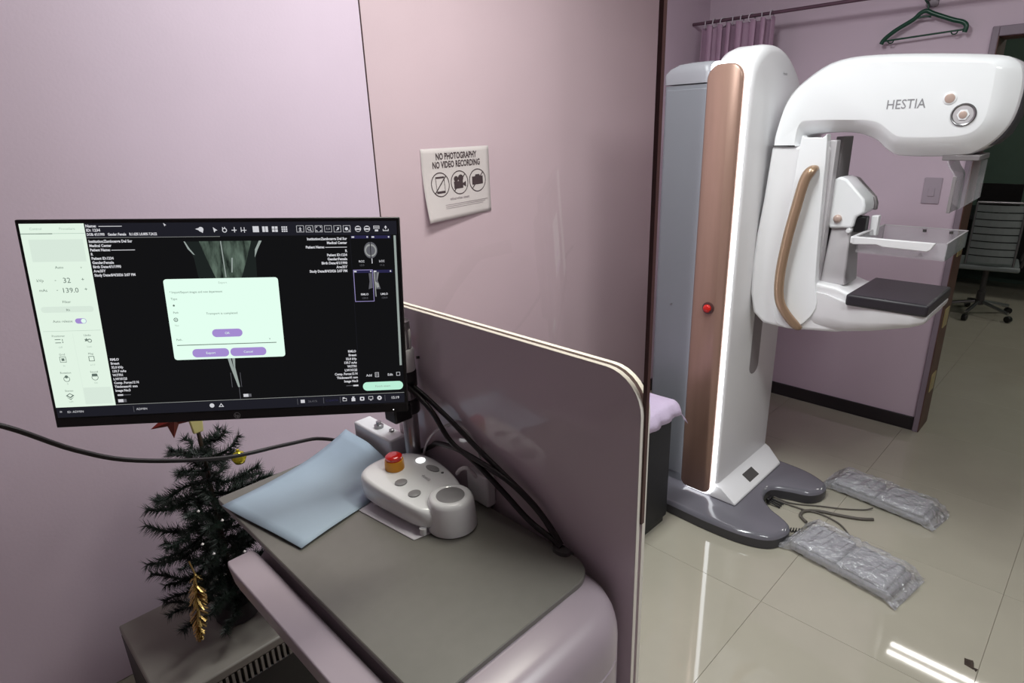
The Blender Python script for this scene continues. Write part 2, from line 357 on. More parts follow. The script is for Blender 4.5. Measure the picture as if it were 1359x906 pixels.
# rear cabinet
MB().loft([R3(rrect(2.228, 2.70, 1.195, 1.385, .015), .06), R3(rrect(2.228, 2.70, 1.195, 1.385, .015), 1.73)]).build('rear_cabinet', 'grey_metal', mach, smooth=40)
MB().loft([R3(rrect(2.224, 2.704, 1.195, 1.388, .02), 1.734), R3(rrect(2.224, 2.704, 1.195, 1.388, .02), 1.770), R3(rrect(2.228, 2.70, 1.197, 1.375, .03), 1.788), R3(rrect(2.24, 2.69, 1.20, 1.345, .03), 1.803), R3(rrect(2.26, 2.66, 1.205, 1.31, .03), 1.808)]).build('cabinet_cap', 'cap_grey', mach, smooth=40)
MB().box(2.222, 2.228, 1.198, 1.37, .10, 1.715).build('cabinet_door', 'grey_metal', mach, bevel=.002)
MB().lathe(0, 0, [(.004, 0), (.004, .003), (.002, .004)], 10).xf(Matrix.Translation((2.222, 1.30, .88)) @ Matrix.Rotation(-math.pi/2, 4, 'Y')).build('door_screw', 'chrome', mach)
# travel slot in the column front
MB().prism(rrect(2.428, 2.512, .56, .98, .04), 'y', CFY - .0015, CFY + .03).build('travel_slot', 'rail_grey', mach, smooth=40)
# flared foot cover
fl_o = [(2.205, .062), (2.69, .062), (2.69, .075), (2.205, .075)]
MB().loft([[(2.20, .935, .062), (2.66, .935, .062), (2.70, 1.05, .062), (2.20, 1.05, .062)], [(2.20, .935, .072), (2.66, .935, .072), (2.70, 1.05, .072), (2.20, 1.05, .072)], [(2.215, 1.01, .115), (2.70, 1.01, .115), (2.715, 1.05, .125), (2.21, 1.05, .125)]]).build('foot_cover', 'white_plastic', mach, bevel=.012, seg=3)
sq = MB(); SQ = [(2.385, .995), (2.475, .995), (2.475, .957), (2.385, .957)]
zf = lambda y: .072 + (y - .935)/(1.01 - .935)*.043
sq.loft([[(x, y, zf(y) - .003) for x, y in SQ], [(x, y, zf(y) + .0025) for x, y in SQ]]).build('foot_cover_label', 'dark_grey', mach)
put = MB(); put_text(put, 'Hestia', .016, (2.462, CFY - .001, 1.752), (1, 0, 0), (0, 0, 1), sx=.9)
link('column_lettering', flat_mesh(put, 'column_lettering', 'text_grey'), mach)
# C-arm, values measured in the plane X = 2.45 and brought to the arm's side X = 2.36
AK = .963
kz = lambda z: 1.6 + (z - 1.6)*AK
K = lambda p: (p[0]*AK, kz(p[1]))
AX0, AX1 = 2.36, 2.60
head_o = [(1.04, 1.504), (1.04, 1.505), (1.039, 1.548), (1.013, 1.667), (.943, 1.741), (.845, 1.789), (.682, 1.792), (.42, 1.766), (.345, 1.742), (.318, 1.69), (.32, 1.593), (.345, 1.53), (.39, 1.485), (.44, 1.467), (.599, 1.465), (.65, 1.482), (.70, 1.522), (.775, 1.545), (.889, 1.543), (.930, 1.533), (.935, 1.505), (.935, 1.504)]
head_i = [(1.028, 1.504), (1.028, 1.505), (1.024, 1.55), (.995, 1.652), (.935, 1.722), (.845, 1.764), (.682, 1.766), (.44, 1.742), (.392, 1.73), (.386, 1.69), (.387, 1.60), (.398, 1.56), (.425, 1.538), (.48, 1.53), (.60, 1.531), (.635, 1.545), (.685, 1.580), (.76, 1.590), (.90, 1.592), (.945, 1.58), (.955, 1.505), (.955, 1.504)]
ho = crom([K(p) for p in head_o], 4); hi = crom([K(p) for p in head_i], 4)
mixr = lambda t: [((1 - t)*a[0] + t*b[0], (1 - t)*a[1] + t*b[1]) for a, b in zip(hi, ho)]
X3 = lambda p, x: [(x, q[0], q[1]) for q in p]
hx0, hx1 = AX0 - .005, AX1 + .005
MB().loft([X3(mixr(0), hx0), X3(mixr(.06), hx0 + .0008), X3(mixr(.5), hx0 + .018), X3(mixr(.93), hx0 + .044), X3(mixr(1), hx0 + .056), X3(mixr(1), hx1 - .056), X3(mixr(.5), hx1 - .02), X3(mixr(0), hx1)]).build('tube_head', 'white_gloss', mach, smooth=24)
MB().loft([X3([(y, z) for y, z in [K(p) for p in [(.316, 1.72), (.312, 1.60), (.335, 1.53), (.36, 1.50), (.45, 1.475), (.45, 1.60), (.40, 1.72)]]], x) for x in (hx0 + .062, hx1 - .062)]).build('head_front_cover', 'base_side', mach, bevel=.004)
arm = [(1.04, 1.502), (1.054, 1.296), (1.068, 1.16), (1.074, 1.042), (1.070, .918), (1.050, .835), (1.005, .797), (.903, .792), (.722, .815), (.60, .855), (.60, .972), (.70, .978), (.745, .992), (.822, .997), (.826, 1.242), (.833, 1.502)]
MB().prism([K(p) for p in arm], 'x', AX0 + .002, AX1 - .002).build('arm', 'white_plastic', mach, bevel=.013, seg=4, limit=50)
cov = [(.930, 1.520), (.915, 1.530), (.855, 1.530), (.838, 1.520), (.828, 1.242), (.815, 1.0), (.80, .90), (.86, .812), (.93, .806), (.955, .84), (.965, .92), (.958, 1.1), (.942, 1.3)]
MB().prism([K(p) for p in crom(cov, 3)], 'x', AX0 - .008, AX0 + .03).build('arm_cover', 'white_gloss', mach, bevel=.010, seg=3, limit=50)
hp = crom([(2.352, .832, 1.432), (2.33, .840, 1.424), (2.322, .856, 1.388), (2.318, .872, 1.294), (2.318, .890, 1.18), (2.318, .902, 1.047), (2.320, .896, .951), (2.328, .870, .896), (2.345, .832, .848), (2.36, .822, .838)], 5, False)
MB().tube(hp, .02, 12, .75, radii=[.012 + .009*min(1, 5*min(i, len(hp) - 1 - i)/len(hp)*1.6) for i in range(len(hp))], up=(0, 1, 0)).build('grip_handle', 'gold_copper', mach, smooth=60)
# rails and inner carriage on the arm's front
MB().box(2.385, 2.425, .785, .812, kz(1.0), kz(1.52)).build('guide_rail', 'shaft_grey', mach, bevel=.003)
MB().box(2.455, 2.565, .788, .812, kz(1.0), kz(1.53)).build('guide_rail', 'rail_grey', mach, bevel=.003)
MB().loft([[(2.405, .70, kz(.99)), (2.545, .70, kz(.99)), (2.545, .79, kz(.99)), (2.405, .79, kz(.99))], [(2.43, .715, 1.22), (2.53, .715, 1.22), (2.53, .78, 1.22), (2.43, .78, 1.22)]]).build('carriage_shaft', 'shaft_grey', mach, bevel=.006)
comp = [(.794, 1.385), (.768, 1.399), (.745, 1.39), (.681, 1.325), (.674, 1.300), (.674, 1.276), (.699, 1.261), (.704, 1.223), (.782, 1.214), (.791, 1.227)]
cu = MB().prism(comp, 'x', 2.415, 2.525).build('compression_unit', 'white_gloss', mach, bevel=.01, seg=3)
MB().prism([(.76, 1.392), (.742, 1.388), (.676, 1.322), (.668, 1.300), (.668, 1.275), (.70, 1.28), (.72, 1.33)], 'x', 2.525, 2.55).build('unit_side_panel', 'rail_grey', mach, bevel=.004)
MB().lathe(0, 0, [(.014, 0), (.0145, .006), (.012, .011), (.004, .013)], 18).xf(Matrix.Translation((2.416, .757, 1.252)) @ Matrix.Rotation(-math.pi/2, 4, 'Y')).build('unit_knob', 'copper_button', mach, smooth=60)
MB().box(2.43, 2.47, .668, .705, 1.205, 1.262).build('paddle_clamp', 'black_plastic', mach, bevel=.004)
MB().prism([(.690, 1.192), (.690, 1.205), (.664, 1.212), (.664, 1.262), (.640, 1.264), (.640, 1.192)], 'x', 2.47, 2.50).build('paddle_bracket', 'white_plastic', mach, bevel=.003)
MB().lathe(0, 0, [(.009, 0), (.009, .02), (.007, .023)], 14).xf(Matrix.Translation((2.43, .715, 1.212)) @ Matrix.Rotation(-math.pi/2, 4, 'Y')).build('paddle_pin', 'white_plastic', mach, smooth=50)
# clear paddle tray: floor and four thin walls
PX0, PX1, PY0, PY1, PZ0, PZ1 = 2.315, 2.615, .395, .655, 1.156, 1.212
tr = MB().box(PX0, PX1, PY0, PY1, PZ0, PZ0 + .004).box(PX0, PX0 + .004, PY0, PY1, PZ0 + .004, PZ1).box(PX1 - .004, PX1, PY0, PY1, PZ0 + .004, PZ1).box(PX0 + .004, PX1 - .004, PY0, PY0 + .004, PZ0 + .004, PZ1).box(PX0 + .004, PX1 - .004, PY1 - .004, PY1, PZ0 + .004, PZ1)
tr.build('compression_paddle', 'clear_acrylic', mach)
rim = MB()
for a in ((PX0 - .001, PX1 + .001, PY1 - .004, PY1 + .002), (PX1 - .004, PX1 + .002, PY0, PY1), (PX0, PX1, PY0 - .001, PY0 + .003)): rim.box(a[0], a[1], a[2], a[3], PZ1, PZ1 + .0025)
rim.build('paddle_rim', 'shaft_grey', mach)
MB().prism([(.664, 1.212), (.425, 1.212), (.435, 1.190), (.445, 1.184), (.57, 1.186), (.59, 1.192), (.664, 1.186)], 'x', 2.298, 2.313).build('paddle_arm', 'white_plastic', mach, bevel=.002)
MB().box(2.298, 2.50, .658, .672, 1.188, 1.212).build('paddle_arm', 'white_plastic', mach, bevel=.003)
for q in ((2.60, .52), (2.60, .44)): MB().lathe(q[0], q[1], [(.006, PZ1 - .012), (.006, PZ1 - .003)], 10).build('paddle_screw', 'dark_grey', mach)
# detector plate
MB().box(2.318, 2.645, .413, .665, .964, 1.006).build('detector_plate', 'carbon', mach, bevel=.009, seg=3)
sup_ = [(.86, 2.362, 2.598, .824, .975), (.80, 2.360, 2.600, .830, .988), (.74, 2.352, 2.608, .838, .984), (.66, 2.336, 2.626, .852, .9645), (.58, 2.326, 2.638, .873, .9645), (.46, 2.324, 2.640, .913, .9645), (.424, 2.328, 2.636, .932, .9645), (.414, 2.334, 2.630, .950, .9642)]
MB().loft([[(x0, y, z0 + .45*(z1 - z0)), (x0 + .006, y, z0 + .2*(z1 - z0)), (x0 + .02, y, z0 + .06*(z1 - z0)), (x0 + .045, y, z0), (x1 - .045, y, z0), (x1 - .02, y, z0 + .06*(z1 - z0)), (x1 - .006, y, z0 + .2*(z1 - z0)), (x1, y, z0 + .45*(z1 - z0)), (x1, y, z1), (x0, y, z1)] for y, x0, x1, z0, z1 in sup_]).build('detector_support', 'white_plastic', mach, smooth=40)
# face-shield bracket under the head
MB().box(2.40, 2.56, .372, .47, kz(1.452), kz(1.470)).build('shield_mount', 'rail_grey', mach, bevel=.003)
fs = crom([(.455, kz(1.452)), (.446, kz(1.43)), (.430, kz(1.405)), (.428, kz(1.37)), (.426, kz(1.285))], 3, False)
fsb = [(y - .005, z) for y, z in reversed(fs)]
MB().prism(fs + fsb, 'x', 2.395, 2.54).build('face_shield', 'clear_acrylic', mach, smooth=40)
MB().prism([(.425, 1.29), (.372, 1.335), (.372, 1.455), (.415, 1.455)], 'x', 2.54, 2.548).build('face_shield_side', 'clear_acrylic', mach)
MB().box(2.392, 2.397, .420, .430, 1.296, 1.41).build('face_shield_edge', 'rail_grey', mach, bevel=.001)
# head lettering and round controls on the near side
hx = hx0 - .0009
t_ = MB(); put_text(t_, 'HESTIA', .040, (hx, .641, kz(1.618)), (0, -1, 0), (0, 0, 1), sx=.86)
link('head_lettering', flat_mesh(t_, 'head_lettering', 'text_grey'), mach)
def disc_x(name, y, z, prof, m, x=hx0): return MB().lathe(0, 0, prof, 28).xf(Matrix.Translation((x, y, z)) @ Matrix.Rotation(-math.pi/2, 4, 'Y')).build(name, m, mach, smooth=40)
disc_x('indicator_ring', .4695, kz(1.643), [(.0175, -.001), (.0175, .002), (.015, .003)], 'white_gloss'); disc_x('indicator_button', .4695, kz(1.643), [(.0135, .001), (.0135, .004), (.011, .005)], 'copper_button')
disc_x('dial_ring', .4275, kz(1.593), [(.033, -.001), (.033, .003), (.030, .006), (.026, .004)], 'chrome'); disc_x('dial_face', .4275, kz(1.593), [(.026, .002), (.026, .0045)], 'shaft_grey')
MB().loft([[(hx0 - d, .4275 + .0165*math.cos(a*math.pi/3), kz(1.593) + .0165*math.sin(a*math.pi/3)) for a in range(6)] for d in (.004, .0065)]).build('dial_hexagon', 'white_gloss', mach)
disc_x('dial_button', .4275, kz(1.593), [(.0105, .004), (.0105, .008), (.008, .009)], 'copper_button')

# ================================================================ FOOT PEDALS IN PLASTIC WRAP
def pedal(cx_, cy_, L, W, rz, label, name='foot_pedal'):
    t = thing(name, label, 'foot pedal', (cx_, cy_, 0), rz, 'foot pedals wrapped in clear plastic')
    MB().box(-W*.44, W*.44, -L*.44, L*.44, .004, .03).build('pedal_base', 'pedal_grey', t, bevel=.008, seg=3, local=True)
    for s in (-1, 1):
        MB().loft([[(-W*.38, s*L*.21 - L*.19, .03), (W*.38, s*L*.21 - L*.19, .03), (W*.38, s*L*.21 + L*.19, .03), (-W*.38, s*L*.21 + L*.19, .03)], [(-W*.36, s*L*.21 - L*.18, .046), (W*.36, s*L*.21 - L*.18, .055), (W*.36, s*L*.21 + L*.18, .055), (-W*.36, s*L*.21 + L*.18, .046)]]).build('tread', 'pedal_grey', t, bevel=.005, local=True)
    # crumpled wrap, long axis local Y, flattened flared ends
    rng = random.Random(int(cx_*1000)); rings = []; N = 30; M_ = 26
    for i in range(N + 1):
        u = i/N*2 - 1; y = u*L*.5; e = max(0, (abs(u) - .82)/.18)
        hh = (.062*(1 - e) + .016*e); ww = W*.5*(1 + .10*e); ring = []
        for k in range(M_):
            a = 2*math.pi*k/M_; c_, s_ = math.cos(a), math.sin(a)
            sup = lambda q: math.copysign(abs(q)**.42, q)
            j = rng.uniform(-.0045, .0045)
            ring.append((ww*sup(c_) + j, y + rng.uniform(-.004, .004) + (e*.012*math.sin(k*1.7) if e else 0), max(.0015, hh/2 + .002 + hh/2*sup(s_) + (j if s_ > -.2 else 0))))
        rings.append(ring)
    MB().loft(rings).build('plastic_wrap', 'wrap', t, local=True)
    return t
pedal(2.222, .492, .42, .21, -.155, 'grey foot pedal in crumpled clear wrap lying nearer the camera beside the grey base')
pedal(2.757, .522, .44, .17, -.10, 'grey foot pedal in crumpled clear wrap lying further back toward the doorway')
def cable(name, pts, r, m, label, cat='cable', group=None, n=8, k=6):
    o = MB().tube(crom(pts, k, False), r, n).build(name, m, smooth=70); return tag(o, label, cat, group)
cable('pedal_cable', [(2.44, .87, .012), (2.448, .82, .007), (2.455, .74, .006), (2.47, .68, .006), (2.452, .60, .006), (2.40, .545, .006), (2.374, .536, .006)], .0035, 'cable_grey', 'thin grey cable curling from the base notch to the far end of the nearer pedal')
cable('pedal_cable', [(2.37, .700, .007), (2.40, .735, .007), (2.445, .735, .007), (2.485, .69, .007), (2.51, .62, .007), (2.54, .55, .007), (2.575, .505, .007)], .0065, 'cable_grey', 'thick grey cable looped on the floor between the two wrapped pedals')
cable('pedal_cable', [(2.46, .875, .01), (2.47, .80, .005), (2.53, .70, .005), (2.575, .62, .005), (2.625, .555, .005), (2.652, .53, .012)], .003, 'cable_grey', 'thin grey cable running from the base notch toward the further pedal')
sp = [(2.262 + .0015*i + .009*math.cos(i*1.6), .735 - .0022*i, .013 + .009*math.sin(i*1.6)) for i in range(24)]
tag(MB().tube(crom(sp, 2, False), .0022, 6).build('coiled_cable', 'black_rubber', smooth=70), 'short coiled black cable between the base front lobe and the nearer pedal', 'cable')
cc = thing('cable_connector', 'dark plug cluster in the notch of the machine base', 'connector', (2.41, .86, 0))
MB().box(2.392, 2.43, .868, .882, .006, .032).build('connector_block', 'black_plastic', cc, bevel=.003)
for k in range(3): MB().tube([(2.398 + .013*k, .868, .02), (2.40 + .015*k, .845, .012), (2.402 + .018*k, .822, .006)], .004, 8).build('connector_plug', 'black_rubber', cc, smooth=60)
tag(MB().loft([[(1.97, .055, .0005), (2.0, .06, .0005), (2.005, .085, .0005), (1.975, .08, .0005)], [(1.978, .06, .010), (1.993, .063, .014), (1.996, .078, .008), (1.982, .075, .012)]]).add([(1.965, .05, .001), (1.98, .06, .001), (1.972, .045, .008)], [(0, 1, 2)]).build('floor_debris', 'debris_brown'), 'small brown scrap lying on the floor tile', 'debris')

# ================================================================ BLACK CABINET AND CLOTH BEHIND THE SHIELD
bc = thing('bedside_cabinet', 'low black cabinet with a lilac cloth on top beside the machine base', 'cabinet', (1.78, 1.3, 0))
MB().box(1.56, 2.0, 1.14, 1.52, .03, .555).build('body', 'black_wood', bc, bevel=.004)
MB().box(1.57, 1.99, 1.15, 1.51, 0, .03).build('plinth', 'black_plastic', bc)
MB().box(1.57, 1.99, 1.134, 1.14, .045, .545).build('door', 'black_wood', bc, bevel=.003)
cl = MB(); NX, NY = 28, 24; g = []
for j in range(NY + 1):
    row = []
    for i in range(NX + 1):
        x = 1.55 + (2.055 - 1.55)*i/NX; y = 1.085 + (1.50 - 1.085)*j/NY; z = .562
        dy = max(0, 1.128 - y); dx = max(0, x - 2.008)
        wv = .012*math.sin(x*38 + 1.0)*min(1, dy/.03) + .010*math.sin(y*45)*min(1, dx/.03)
        z = z - 1.25*dy - 1.15*dx; yy = y + dy*.65 - abs(wv); xx = x - dx*.45 + (abs(wv) if dx else 0)
        z += .002*math.sin(x*23)*math.sin(y*19)
        row.append((xx, yy, z))
    g.append(row)
for r_ in g: cl.v += r_
cl.f = [(j*(NX + 1) + i, j*(NX + 1) + i + 1, (j + 1)*(NX + 1) + i + 1, (j + 1)*(NX + 1) + i) for j in range(NY) for i in range(NX)]
clo = cl.build('cloth', 'lilac_cloth', smooth=80); sm = clo.modifiers.new('solid', 'SOLIDIFY'); sm.thickness = .002; sm.offset = 1
tag(clo, 'lilac cloth draped over the low black cabinet', 'cloth')

# ================================================================ LEAD-GLASS SHIELD
sh = thing('radiation_shield', 'tall clear lead-glass shield set between two pale boards beside the desk', 'shield', (.715, .77, 0))
SY0, SY1, SZ = .449, 1.09, 1.258
bpoly = rrect(SY0, SY1, .0, SZ, [.004, .004, .02, .065], 8)
bpoly_i = rrect(SY0, SY1, .0, SZ, [.004, .004, .02, .065], 8, .0012)
for nm, x0, x1 in (('front_board', .700, .708), ('back_board', .716, .724)):
    b_ = MB().loft([X3(bpoly_i, x0), X3(bpoly_i, x1)]).build(nm, 'board_face', sh)
    e_ = MB(); e_.loft([X3(bpoly_i, x0 + .0002), X3(bpoly, x0 - .0002), X3(bpoly, x1 + .0002), X3(bpoly_i, x1 - .0002)], cap=False)
    e_.build('edge_band', 'board_edge', b_, smooth=40)
gp = MB().box(.7085, .7155, SY0 + .004, 1.095, 1.0, 2.25).build('glass_pane', 'lead_glass', sh)
MB().box(.7083, .7157, SY0 - .003, SY0 + .0035, 1.005, 2.25).build('edge_strip', 'brown_edge', gp)
MB().box(.7084, .7106, 1.0952, 1.0968, 1.0, 2.25).build('edge_strip', 'brown_edge', gp)
MB().box(.7082, .7158, SY0 + .006, 1.088, .0, .998).build('core_board', 'board_edge', sh)

# ================================================================ CONSOLE DESK
dk = thing('console_desk', 'pale lilac console desk with a grey worktop and a side rail', 'desk', (.5, .85, 0))
def ring_d(off, z): return R3(rrect(.322, .698, .425, 1.03, [.04, .11, .005, .005], 8, off), z)
MB().loft([ring_d(.0, .745), ring_d(.0, .797), ring_d(.003, .7985), ring_d(.003, .8015), ring_d(.0, .803), ring_d(.0, .835), ring_d(.004, .855), ring_d(.012, .872), ring_d(.026, .884), ring_d(.045, .889), ring_d(.08, .890)]).build('body', 'lilac_plastic', dk, smooth=40)
MB().box(.345, .698, 1.025, 1.215, .868, .8895).build('rear_leaf', 'desk_dark', dk, bevel=.003)
MB().loft([R3(rrect(.40, .698, .425, 1.02, [.02, .11, .005, .005], 8), .0), R3(rrect(.40, .698, .425, 1.02, [.02, .11, .005, .005], 8), .744)]).build('pedestal', 'lilac_plastic', dk, smooth=40)
MB().loft([R3(rrect(.326, .684, .512, 1.215, [.015, .05, .01, .01], 8), .8895), R3(rrect(.326, .684, .512, 1.215, [.015, .05, .01, .01], 8), .8985), R3(rrect(.326, .684, .512, 1.215, [.015, .05, .01, .01], 8, .0015), .900)]).build('worktop', 'desk_grey', dk, smooth=30)
MB().box(.30, .323, .45, 1.03, .80, .852).build('side_channel', 'desk_dark', dk, bevel=.004)
rl = MB().loft([[(x, y, z) for x, z in ((.272, .832), (.320, .832), (.320, .874), (.318, .876), (.268, .876), (.266, .873))] for y in (.40, .995, 1.02, 1.035)])
for i in range(18, 24):   # taper the rail's rounded tip
    x, y, z = rl.v[i]; rl.v[i] = (.296 + (x - .296)*.82, y, .855 + (z - .855)*.85)
for i in range(12, 18):
    x, y, z = rl.v[i]; rl.v[i] = (.296 + (x - .296)*.96, y, .855 + (z - .855)*.97)
rl.build('side_rail', 'lilac_plastic', dk, bevel=.002, seg=2)
MB().loft([R3([(.694 + .020*math.cos(a), .585 + .022*math.sin(a)) for a in [k*math.pi/6 for k in range(12)]], .889), R3([(.690 + .010*math.cos(a), .585 + .018*math.sin(a)) for a in [k*math.pi/6 for k in range(12)]], .906)]).xf(Matrix.Translation((-.014, 0, 0))).build('cable_grommet', 'dark_grey', dk, smooth=40)
# white box with a keyhole knob at the desk's far end
wb = thing('power_box', 'white plastic box with small knobs at the far end of the console desk', 'box', (.67, 1.14, .9))
MB().box(.652, .697, 1.062, 1.212, .9005, .953).build('casing', 'white_plastic', wb, bevel=.004)
MB().lathe(.676, 1.14, [(.011, .952), (.011, .959), (.006, .961), (.006, .968), (.002, .969)], 16).build('knob', 'chrome', wb, smooth=40)
MB().lathe(.684, 1.10, [(.006, .952), (.006, .958), (.003, .960)], 12).build('knob', 'chrome', wb, smooth=40)

# ---------------------------------------------------------------- papers on the desk
def sheet(name, p00, p10, p11, p01, m, label, zf_, n=14, cat='paper'):
    mb = MB(); p00, p10, p11, p01 = [Vector(p) for p in (p00, p10, p11, p01)]
    for j in range(n + 1):
        for i in range(n + 1):
            u, v = i/n, j/n; p = p00*(1 - u)*(1 - v) + p10*u*(1 - v) + p11*u*v + p01*(1 - u)*v; mb.v.append((p.x, p.y, zf_(u, v)))
    mb.f = [(j*(n + 1) + i, j*(n + 1) + i + 1, (j + 1)*(n + 1) + i + 1, (j + 1)*(n + 1) + i) for j in range(n) for i in range(n)]
    o = mb.build(name, m, smooth=80); s = o.modifiers.new('solid', 'SOLIDIFY'); s.thickness = .0008; s.offset = 1
    return tag(o, label, cat)
sheet('paper_sheet', (.500, .965), (.565, .965), (.565, .79), (.519, .80), 'paper', 'white paper slip under the white control box', lambda u, v: .9008 + .0004*math.sin(u*3))
sheet('wrap_sheet', (.366, .927), (.638, .985), (.640, 1.232), (.319, 1.167), 'blue_sheet', 'large pale blue sheet lying on the console desk worktop', lambda u, v: .9040 + .026*(max(0, u - .55)/.45)**2*min(1, max(0, (v - .2)/.4)) + .0015*math.sin(u*7 + v*2) + .0012*math.sin(v*6) + .004*max(0, (.25 - u))*4*max(0, v - .5))

# ---------------------------------------------------------------- control box
cb = thing('control_box', 'white exposure control box with grey buttons and a red emergency stop', 'control box', (.59, .87, .9))
top = [(.524, .975), (.548, .998), (.595, 1.002), (.640, .984), (.664, .945), (.668, .90), (.660, .85), (.645, .81), (.615, .778), (.575, .772), (.543, .795), (.532, .83), (.526, .88), (.521, .93)]
tp = crom(top, 4)
mid = (.594, .875)
def sc(p, k): return [(mid[0] + (x - mid[0])*k, mid[1] + (y - mid[1])*k) for x, y in p]
ztop = lambda x, y: .952 + .012*min(1, max(0, (y - .80)/.19)) if y > .80 else .952 - .030*min(1, (.80 - y)/.06)
zbot = lambda x, y: .914
def cr(p, f): return [(x, y, f(x, y)) for x, y in p]
MB().loft([cr(sc(tp, .90), lambda x, y: .910), cr(sc(tp, .97), lambda x, y: .918), cr(tp, lambda x, y: .918 + (ztop(x, y) - .918)*.55), cr(sc(tp, .985), lambda x, y: .918 + (ztop(x, y) - .918)*.86), cr(sc(tp, .94), lambda x, y: .918 + (ztop(x, y) - .918)*.98), cr(sc(tp, .88), ztop), cr(sc(tp, .4), ztop)]).build('body', 'white_gloss', cb, smooth=60)
DX, DYc = .598, .786
MB().lathe(DX, DYc, [(.047, .9025), (.0475, .906), (.0455, .93), (.0425, .955), (.040, .961), (.036, .9645), (.028, .9650), (.0265, .9635)], 36).build('drum', 'white_gloss', cb, smooth=60)
MB().lathe(DX, DYc, [(.0265, .9615), (.0265, .9640), (.022, .9655), (.010, .9648)], 28).build('exposure_button', 'grey_button', cb, smooth=60)
def oval(name, x, y, a, b, m, h=.003, rot=0.0):
    z = ztop(x, y); c_, s_ = math.cos(rot), math.sin(rot)
    rg = lambda k, zz: [(x + c_*a*k*math.cos(t) - s_*b*k*math.sin(t), y + s_*a*k*math.cos(t) + c_*b*k*math.sin(t), zz) for t in [q*math.pi/10 for q in range(20)]]
    return MB().loft([rg(1, z - .004), rg(1, z + h*.6), rg(.8, z + h)]).build(name, m, cb, smooth=50)
oval('button', .566, .897, .0125, .011, 'grey_button'); oval('button', .563, .850, .0125, .011, 'grey_button'); oval('button', .640, .893, .0085, .017, 'grey_button', rot=.15)
oval('power_light', .641, .934, .0095, .0095, 'led_small', .0025)
oval('status_dot', .645, .868, .003, .003, 'dark_grey', .001)
zz = ztop(.59, .95)
MB().lathe(.588, .949, [(.0195, zz - .004), (.0195, zz + .010), (.0185, zz + .019), (.0150, zz + .0195)], 24).build('stop_collar', 'yellow', cb, smooth=40)
MB().lathe(.588, .949, [(.0140, zz + .010), (.0165, zz + .019), (.0170, zz + .026), (.0130, zz + .0295), (.003, zz + .0285)], 24).build('emergency_stop', 'red', cb, smooth=50)
t_ = MB(); put_text(t_, 'Hestia', .012, (.607, .893, ztop(.6, .88) + .0006), (0, -1, 0), (1, 0, 0))
link('box_lettering', flat_mesh(t_, 'box_lettering', 'text_grey'), cb)
for x, y in ((.537, .948), (.541, .800), (.645, .945), (.64, .83)): MB().lathe(x, y, [(.006, .9018), (.007, .916)], 10).build('foot', 'white_plastic', cb, smooth=40)

# ---------------------------------------------------------------- monitor arm
ma = thing('monitor_pole', 'grey steel pole with black clamp holding the monitor arm', 'monitor stand', (.672, 1.002, .9))
PXc, PYc = .672, 1.002
MB().lathe(PXc, PYc, [(.0265, .9008), (.0265, .905), (.018, .909), (.0165, .912), (.0165, 1.24)], 20).build('pole', 'chrome', ma, smooth=40)
MB().lathe(PXc, PYc, [(.0215, 1.040), (.0225, 1.043), (.0225, 1.068), (.0215, 1.070)], 20).build('clamp_ring', 'black_plastic', ma, smooth=40)
MB().box(PXc - .055, PXc - .012, PYc - .028, PYc + .012, 1.036, 1.070).build('clamp_block', 'black_plastic', ma, bevel=.004)
MB().lathe(PXc, PYc, [(.020, 1.098), (.0215, 1.10), (.0215, 1.132), (.020, 1.134)], 20).build('clamp_ring', 'black_plastic', ma, smooth=40)
MB().lathe(PXc, PYc, [(.0195, 1.134), (.0205, 1.137), (.0205, 1.178), (.019, 1.182)], 20).build('collar', 'white_plastic', ma, smooth=40)
MB().tube([(PXc + .02, PYc - .012, 1.158), (PXc + .026, PYc - .016, 1.158)], .003, 8).build('collar_screw', 'dark_grey', ma)
MB().box(PXc - .012, PXc + .010, PYc - .016, PYc + .016, 1.182, 1.225).build('arm_hinge', 'shaft_grey', ma, bevel=.003)
MB().tube([(PXc, PYc, 1.225), (.56, 1.06, 1.27), (.46, 1.085, 1.32), (.395, 1.035, 1.335)], .016, 10).build('arm', 'dark_grey', ma, smooth=60)

# ---------------------------------------------------------------- monitor, local axes: x right, y up, z toward viewer; units metres from the top left corner
rx = Vector((.793, -.608, -.043)).normalized(); dn = Vector((-.061, -.036, -.997)); dn = (dn - rx*dn.dot(rx)).normalized(); up = -dn; nz = rx.cross(up)
TL = Vector((.121, 1.121, 1.500))
MM = Matrix(((rx.x, up.x, nz.x, TL.x), (rx.y, up.y, nz.y, TL.y), (rx.z, up.z, nz.z, TL.z), (0, 0, 0, 1)))
mon = thing('monitor', 'black flat monitor showing imaging software above the console desk', 'monitor', M=MM)
Q = lambda x, y, z=0: (x/1000, -y/1000, z/1000)
def qbox(x0, x1, y0, y1, z0, z1): return MB().box(x0/1000, x1/1000, -y1/1000, -y0/1000, z0/1000, z1/1000)
qbox(0, 538, 0, 317, -9, 0).build('housing', 'black_plastic', mon, bevel=.002, local=True)
qbox(120, 420, 60, 290, -34, -9).build('rear_bulge', 'black_plastic', mon, bevel=.012, seg=3, local=True)
qbox(219, 319, 120, 220, -46, -34).build('mount_plate', 'dark_grey', mon, bevel=.002, local=True)
qbox(1.5, 536.5, 301.5, 316, 0, 1.2).build('chin', 'black_plastic', mon, bevel=.0005, local=True)
scr = qbox(5, 533, 5, 300.5, -.5, .25).build('screen', 'scr_black', mon, local=True)
